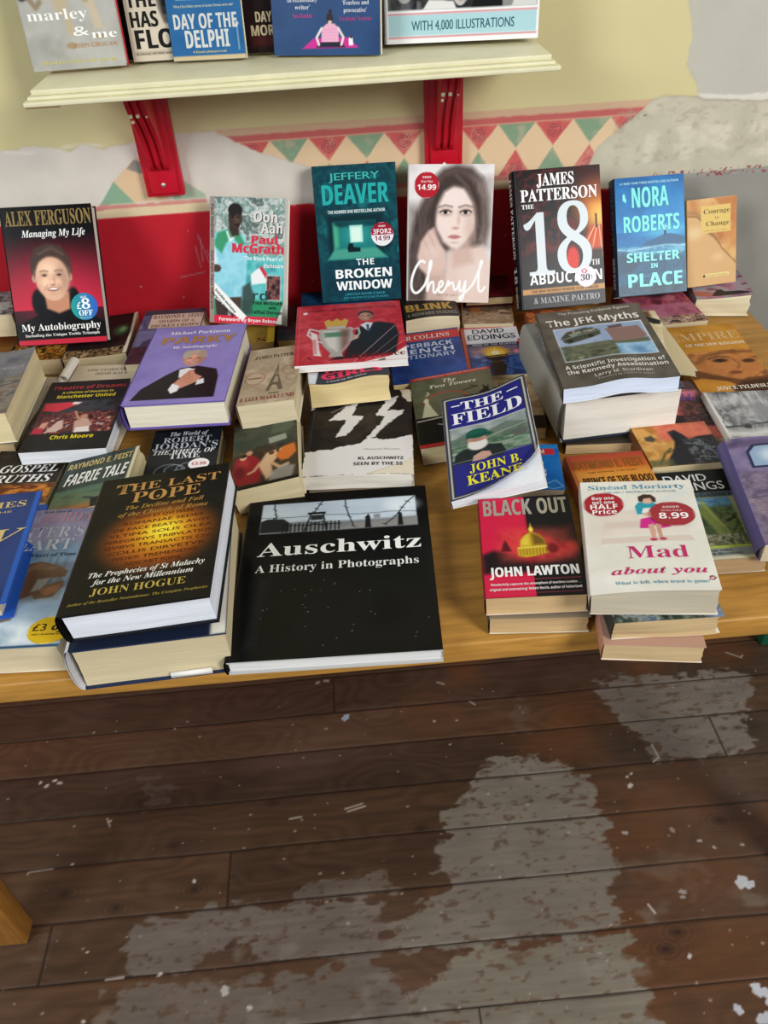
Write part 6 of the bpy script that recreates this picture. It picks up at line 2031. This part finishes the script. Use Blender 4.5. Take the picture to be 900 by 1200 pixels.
# loose papers by the snow-beast book
pp = thing('paper_sheet', 'folded white sheet hanging over the page edge of the snowy beast book', 'paper', None, (-.4975, .6085, .020))
m = MB()
gx, gt_ = np.meshgrid(np.linspace(0, .038, 6), np.linspace(0, 1, 12))
for o_, fl in ((0, False), (-.0003, True)):
    m.grid(np.stack([gx + .003 * gt_, -.0015 - .003 * np.sin(gt_ * 2.6) + o_, .024 * (1 - gt_) + .001], -1), hexc('#e9e4d6'), flip=fl)
m.build('folded_sheet', M_PAGES, pp, smooth=True)

# ---- books on the shelf -----------------------------------------------------
SZ = .4625


def shelf_book(k, x, y, th, w, h, t, label, a, kind='paper', lean=80, **kw):
    """front bottom corner at x, y on the shelf, leaning back"""
    y -= .012
    M = Matrix.Rotation(rad(th), 4, 'Z') @ Matrix.Rotation(rad(lean), 4, 'X')
    from mathutils import Vector
    base = Vector((x, y, SZ + .001 + t * math.cos(rad(lean)) * 1.0)) - M @ Vector((0, 0, t))
    # lowest edge is the back bottom edge
    book(label, (base.x, base.y, base.z, th, lean, 0, w, h, t), a, kind, group='S', **kw)


a = Art(.14, .22, '#a8a69e', .0013)
a.n(0, .4, 1, 1, ['#a5a39b', '#b2b0a8', '#9c9a92'], 3, 3)
a.p([(.30, .45), (.52, .45), (.50, .62), (.52, .76), (.54, .80), (.44, .80), (.44, .70), (.36, .64)], '#b8a88c', 1, .04)
a.p([(.62, .45), (.80, .45), (.78, .60), (.82, .72), (.84, .77), (.74, .77), (.72, .66), (.64, .58)], '#c0b298', 1, .04)
a.e(.46, .86, .07, .022, '#a08c6c', .4)
a.e(.78, .815, .06, .018, '#a08c6c', .4)
a.l([(.14, .50), (.12, .58), (.17, .63), (.22, .60)], .05, '#8a7a60', .9, .03)
a.e(.05, .56, .06, .035, '#3a322c', .5)
a.e(.70, .57, .06, .05, '#6a5c48', .7, .6)
a.t('marley', .05, .68, .705, .062, '#f1f0ea', 'S', 2, -.016)
a.t('&', .49, .66, .805, .055, '#f4f3ee', 'S', 2, -.012)
a.t('me', .68, .95, .825, .05, '#f4f3ee', 'S', 2, -.016)
a.t('JOHN GROGAN', .46, .93, .875, .026, '#b5855c', 'S', 2, -.006)
a.t('life and love with the world\u2019s worst dog', .10, .90, .962, .022, '#cfc46c', 'I', 2)
shelf_book('marley', -.441, 1.408, 1.5, .138, .22, .024, 'pale grey hardback with dog legs and red board edges on the shelf', a, 'hard', pages='#efe9da', spine='#a8a69e', edge='#b3303a', seed=70, mat=M_SATIN)

a = Art(.10, .178, '#2a2428', .002)
a.t('THE EAGLE', .86, .98, .62, .05, '#c0a8a0', 'S')
shelf_book('dark', -.331, 1.462, 4, .05, .178, .012, 'dark narrow paperback behind the grey dog book on the shelf', a, pages='#d8cab0', spine='#241f22', seed=71)

a = Art(.07, .178, '#cfc4b0', .0012)
a.n(0, 0, 1, 1, ['#d2c7b3', '#c6baa5'], 4, 3)
a.r(0, 0, .06, 1, '#8a7a6a', .5, .03)
a.p([(.68, .45), (1.1, .42), (1.1, .75), (.80, .72), (.72, .62)], '#5a544c', .8, .05)
a.p([(.74, .48), (.90, .45), (.98, .66), (.80, .66)], '#2c2a28', .8, .04)
a.t('THE EAGLE', .05, 1.5, .60, .10, '#1d1b1a', 'B', 2, .015)
a.t('HAS', .08, .68, .745, .11, '#1d1b1a', 'B', 2, .02)
a.t('FLOWN', .12, 1.22, .905, .135, '#1d1b1a', 'B', 2, .02)
a.txt = [t_ if t_[0] == 'HAS' else t_ for t_ in a.txt]
a.r(.06, .925, 1, .955, '#b0a490')
a.t('a story of the war', .1, .9, .95, .016, '#4a443c', 's', 2)
a.txt[0] = ('THE E', .05, .98, .60, .10, hexc('#1d1b1a'), 'B', 2, .015, 0, 0)
a.txt[2] = ('FLO', .12, .96, .905, .135, hexc('#1d1b1a'), 'B', 2, .02, 0, 0)
shelf_book('eagle', -.296, 1.436, -1, .07, .178, .02, 'cream paperback with heavy black lettering on the shelf', a, pages='#d9ccb0', spine='#2c2624', seed=72)

a = Art(.113, .178, '#2a5f92', .0012)
a.n(0, 0, 1, 1, ['#285c8e', '#306698', '#2a5f92'], 3, 3)
a.r(.14, .40, .94, .555, '#9fb0bc', .9, .01)
a.r(0, .965, 1, 1, '#c8b48a')
a.t('What if the hidden secrets of ancient Greece were real?', .10, .90, .61, .02, '#c8d0c0', 's', 2, .01)
a.t('DAY OF THE', .07, .93, .765, .105, '#c9ccc8', 'B', 2, .02)
a.t('DELPHI', .20, .80, .905, .125, '#c9ccc8', 'B', 2, .025)
a.t('A Kincaid adventure novel', .28, .74, .945, .02, '#d0c890', 's', 2, .01)
a.l([(.92, .72), (.92, .93)], .012, '#b8c4d0', .9)
a.e(.92, .74, .03, .015, '#b8c4d0', .3)
shelf_book('delphi', -.2325, 1.424, -5.5, .113, .178, .014, 'blue paperback with silvery block lettering on the shelf', a, pages='#cdb98e', spine='#23486c', seed=73, mat=M_GLOSS)

a = Art(.085, .178, '#191413', .0012)
a.n(0, .6, 1, 1, ['#131010', '#241312', '#171111'], 4, 3)
a.r(.1, .86, .9, .95, '#4a1c1c', .8, .08)
a.t('DAY', .20, .50, .77, .075, '#b8a888', 'B', 2, .02)
a.t('MORE', .10, .62, .87, .075, '#b8a888', 'B', 2, .02)
shelf_book('daymore', -.1185, 1.442, -4, .08, .178, .02, 'black paperback with beige capitals squeezed beside the blue one on the shelf', a, pages='#c8b68c', spine='#141010', seed=74)

a = Art(.168, .235, '#27446e', .0013)
a.n(0, 0, 1, 1, ['#24406a', '#2b4a76', '#27446e'], 3, 3)
a.p([(.27, .962), (.38, .905), (.70, .90), (.80, .958)], '#c42c8c', 1, .006)
a.p([(.44, .93), (.40, .955), (.68, .955), (.64, .93), (.60, .92), (.48, .92)], '#1d2130', 1, .01)
a.p([(.455, .925), (.46, .85), (.51, .825), (.58, .825), (.62, .85), (.615, .925)], '#e3a8c4', 1, .008)
for k in range(4):
    a.l([(.46, .855 + .018 * k), (.615, .855 + .018 * k)], .005, '#d88ab0', .9)
a.l([(.46, .85), (.41, .90), (.43, .94)], .02, '#e4d8d4', 1, .006)
a.l([(.615, .85), (.66, .90), (.64, .94)], .02, '#e4d8d4', 1, .006)
a.e(.54, .795, .035, .03, '#2a2428', .15)
a.e(.545, .758, .018, .013, '#2a2428', .15)
a.e(.54, .818, .02, .012, '#d8b8a8', .2)
a.p([(.71, .945), (.71, .905), (.725, .895), (.745, .905), (.75, .945)], '#efeaea', 1, .006)
a.e(.73, .90, .012, .008, '#3a3434', .2)
a.t('\u2018An extraordinary', .14, .43, .705, .024, '#d6dae2', 'S', 2, -.004)
a.t('writer\u2019', .22, .36, .745, .024, '#d6dae2', 'S', 2, -.004)
a.t('Ian Rankin', .20, .38, .79, .024, '#b8408c', 'S', 2, -.004)
a.t('\u2018Fearless and', .66, .90, .725, .024, '#d6dae2', 'S', 2, -.004)
a.t('provocative\u2019', .67, .88, .765, .024, '#d6dae2', 'S', 2, -.004)
a.t('Graham Norton', .63, .92, .81, .024, '#a8407c', 'S', 2, -.004)
shelf_book('yoga', -.0765, 1.416, -16.5, .168, .235, .013, 'dark blue paperback with a figure meditating on a pink mat on the shelf', a, pages='#e0d2ac', spine='#1e3454', seed=75)

a = Art(.06, .2, '#1d1a1c', .002)
a.n(0, .6, 1, 1, ['#161416', '#3a2a24', '#1a181a'], 6, 3)
shelf_book('black', .046, 1.440, -3, .052, .2, .014, 'dark book wedged behind the meditation and film books on the shelf', a, pages='#b8a888', spine='#151315', seed=76)

a = Art(.23, .28, '#e9e9e8', .0014)
a.r(.01, .60, .985, .845, '#3a3a3c')
for u0, u1, sd_ in ((.01, .20, 3), (.20, .55, 5), (.55, .77, 7), (.77, .985, 9)):
    a.n(u0, .5, u1, .845, ['#2a2a2c', '#6a6a6c', '#1e1e20', '#8a8a8a'], 7, sd_, 1, .004, con=1.8)
a.face(.12, .745, .062, '#b5b3b0', '#1e1d1e')
a.face(.37, .735, .062, '#c0beba', '#2c2b2c', smile=True)
a.face(.485, .775, .052, '#cccac6', '#3a393a', smile=True)
a.p([(.24, .845), (.28, .80), (.44, .81), (.46, .845)], '#dcdad6', 1, .01)
a.face(.665, .665, .045, '#a8a6a2', '#1a1a1a')
a.p([(.56, .845), (.59, .74), (.66, .72), (.74, .76), (.77, .845)], '#1a1a1c', 1, .012)
a.p([(.65, .73), (.68, .73), (.67, .80)], '#e0deda', 1, .006)
a.face(.90, .69, .055, '#b8b6b2', '#4a494a')
a.p([(.80, .80), (.90, .76), (.985, .80), (.985, .845), (.80, .845)], '#d0ceca', 1, .012)
a.p([(.76, .78), (.84, .80), (.82, .845), (.76, .845)], '#8a8886', 1, .01)
a.r(.0, .845, 1, 1, '#e9e9e8')
a.r(.01, .868, .985, .965, '#a9cdd2')
a.l([(.01, .862), (.985, .862)], .006, '#c04a56')
a.l([(.01, .972), (.985, .972)], .006, '#c04a56')
a.t('WITH 4,000 ILLUSTRATIONS', .16, .84, .94, .045, '#33606c', 's', 2, .004)
shelf_book('film', .1005, 1.420, -7, .23, .28, .045, 'large white film encyclopedia with black-and-white star portraits on the shelf', a, 'hard', pages='#e6e0d0', spine='#d8d8d6', edge='#dcdcda', seed=77, mat=M_GLOSS, lean=82)
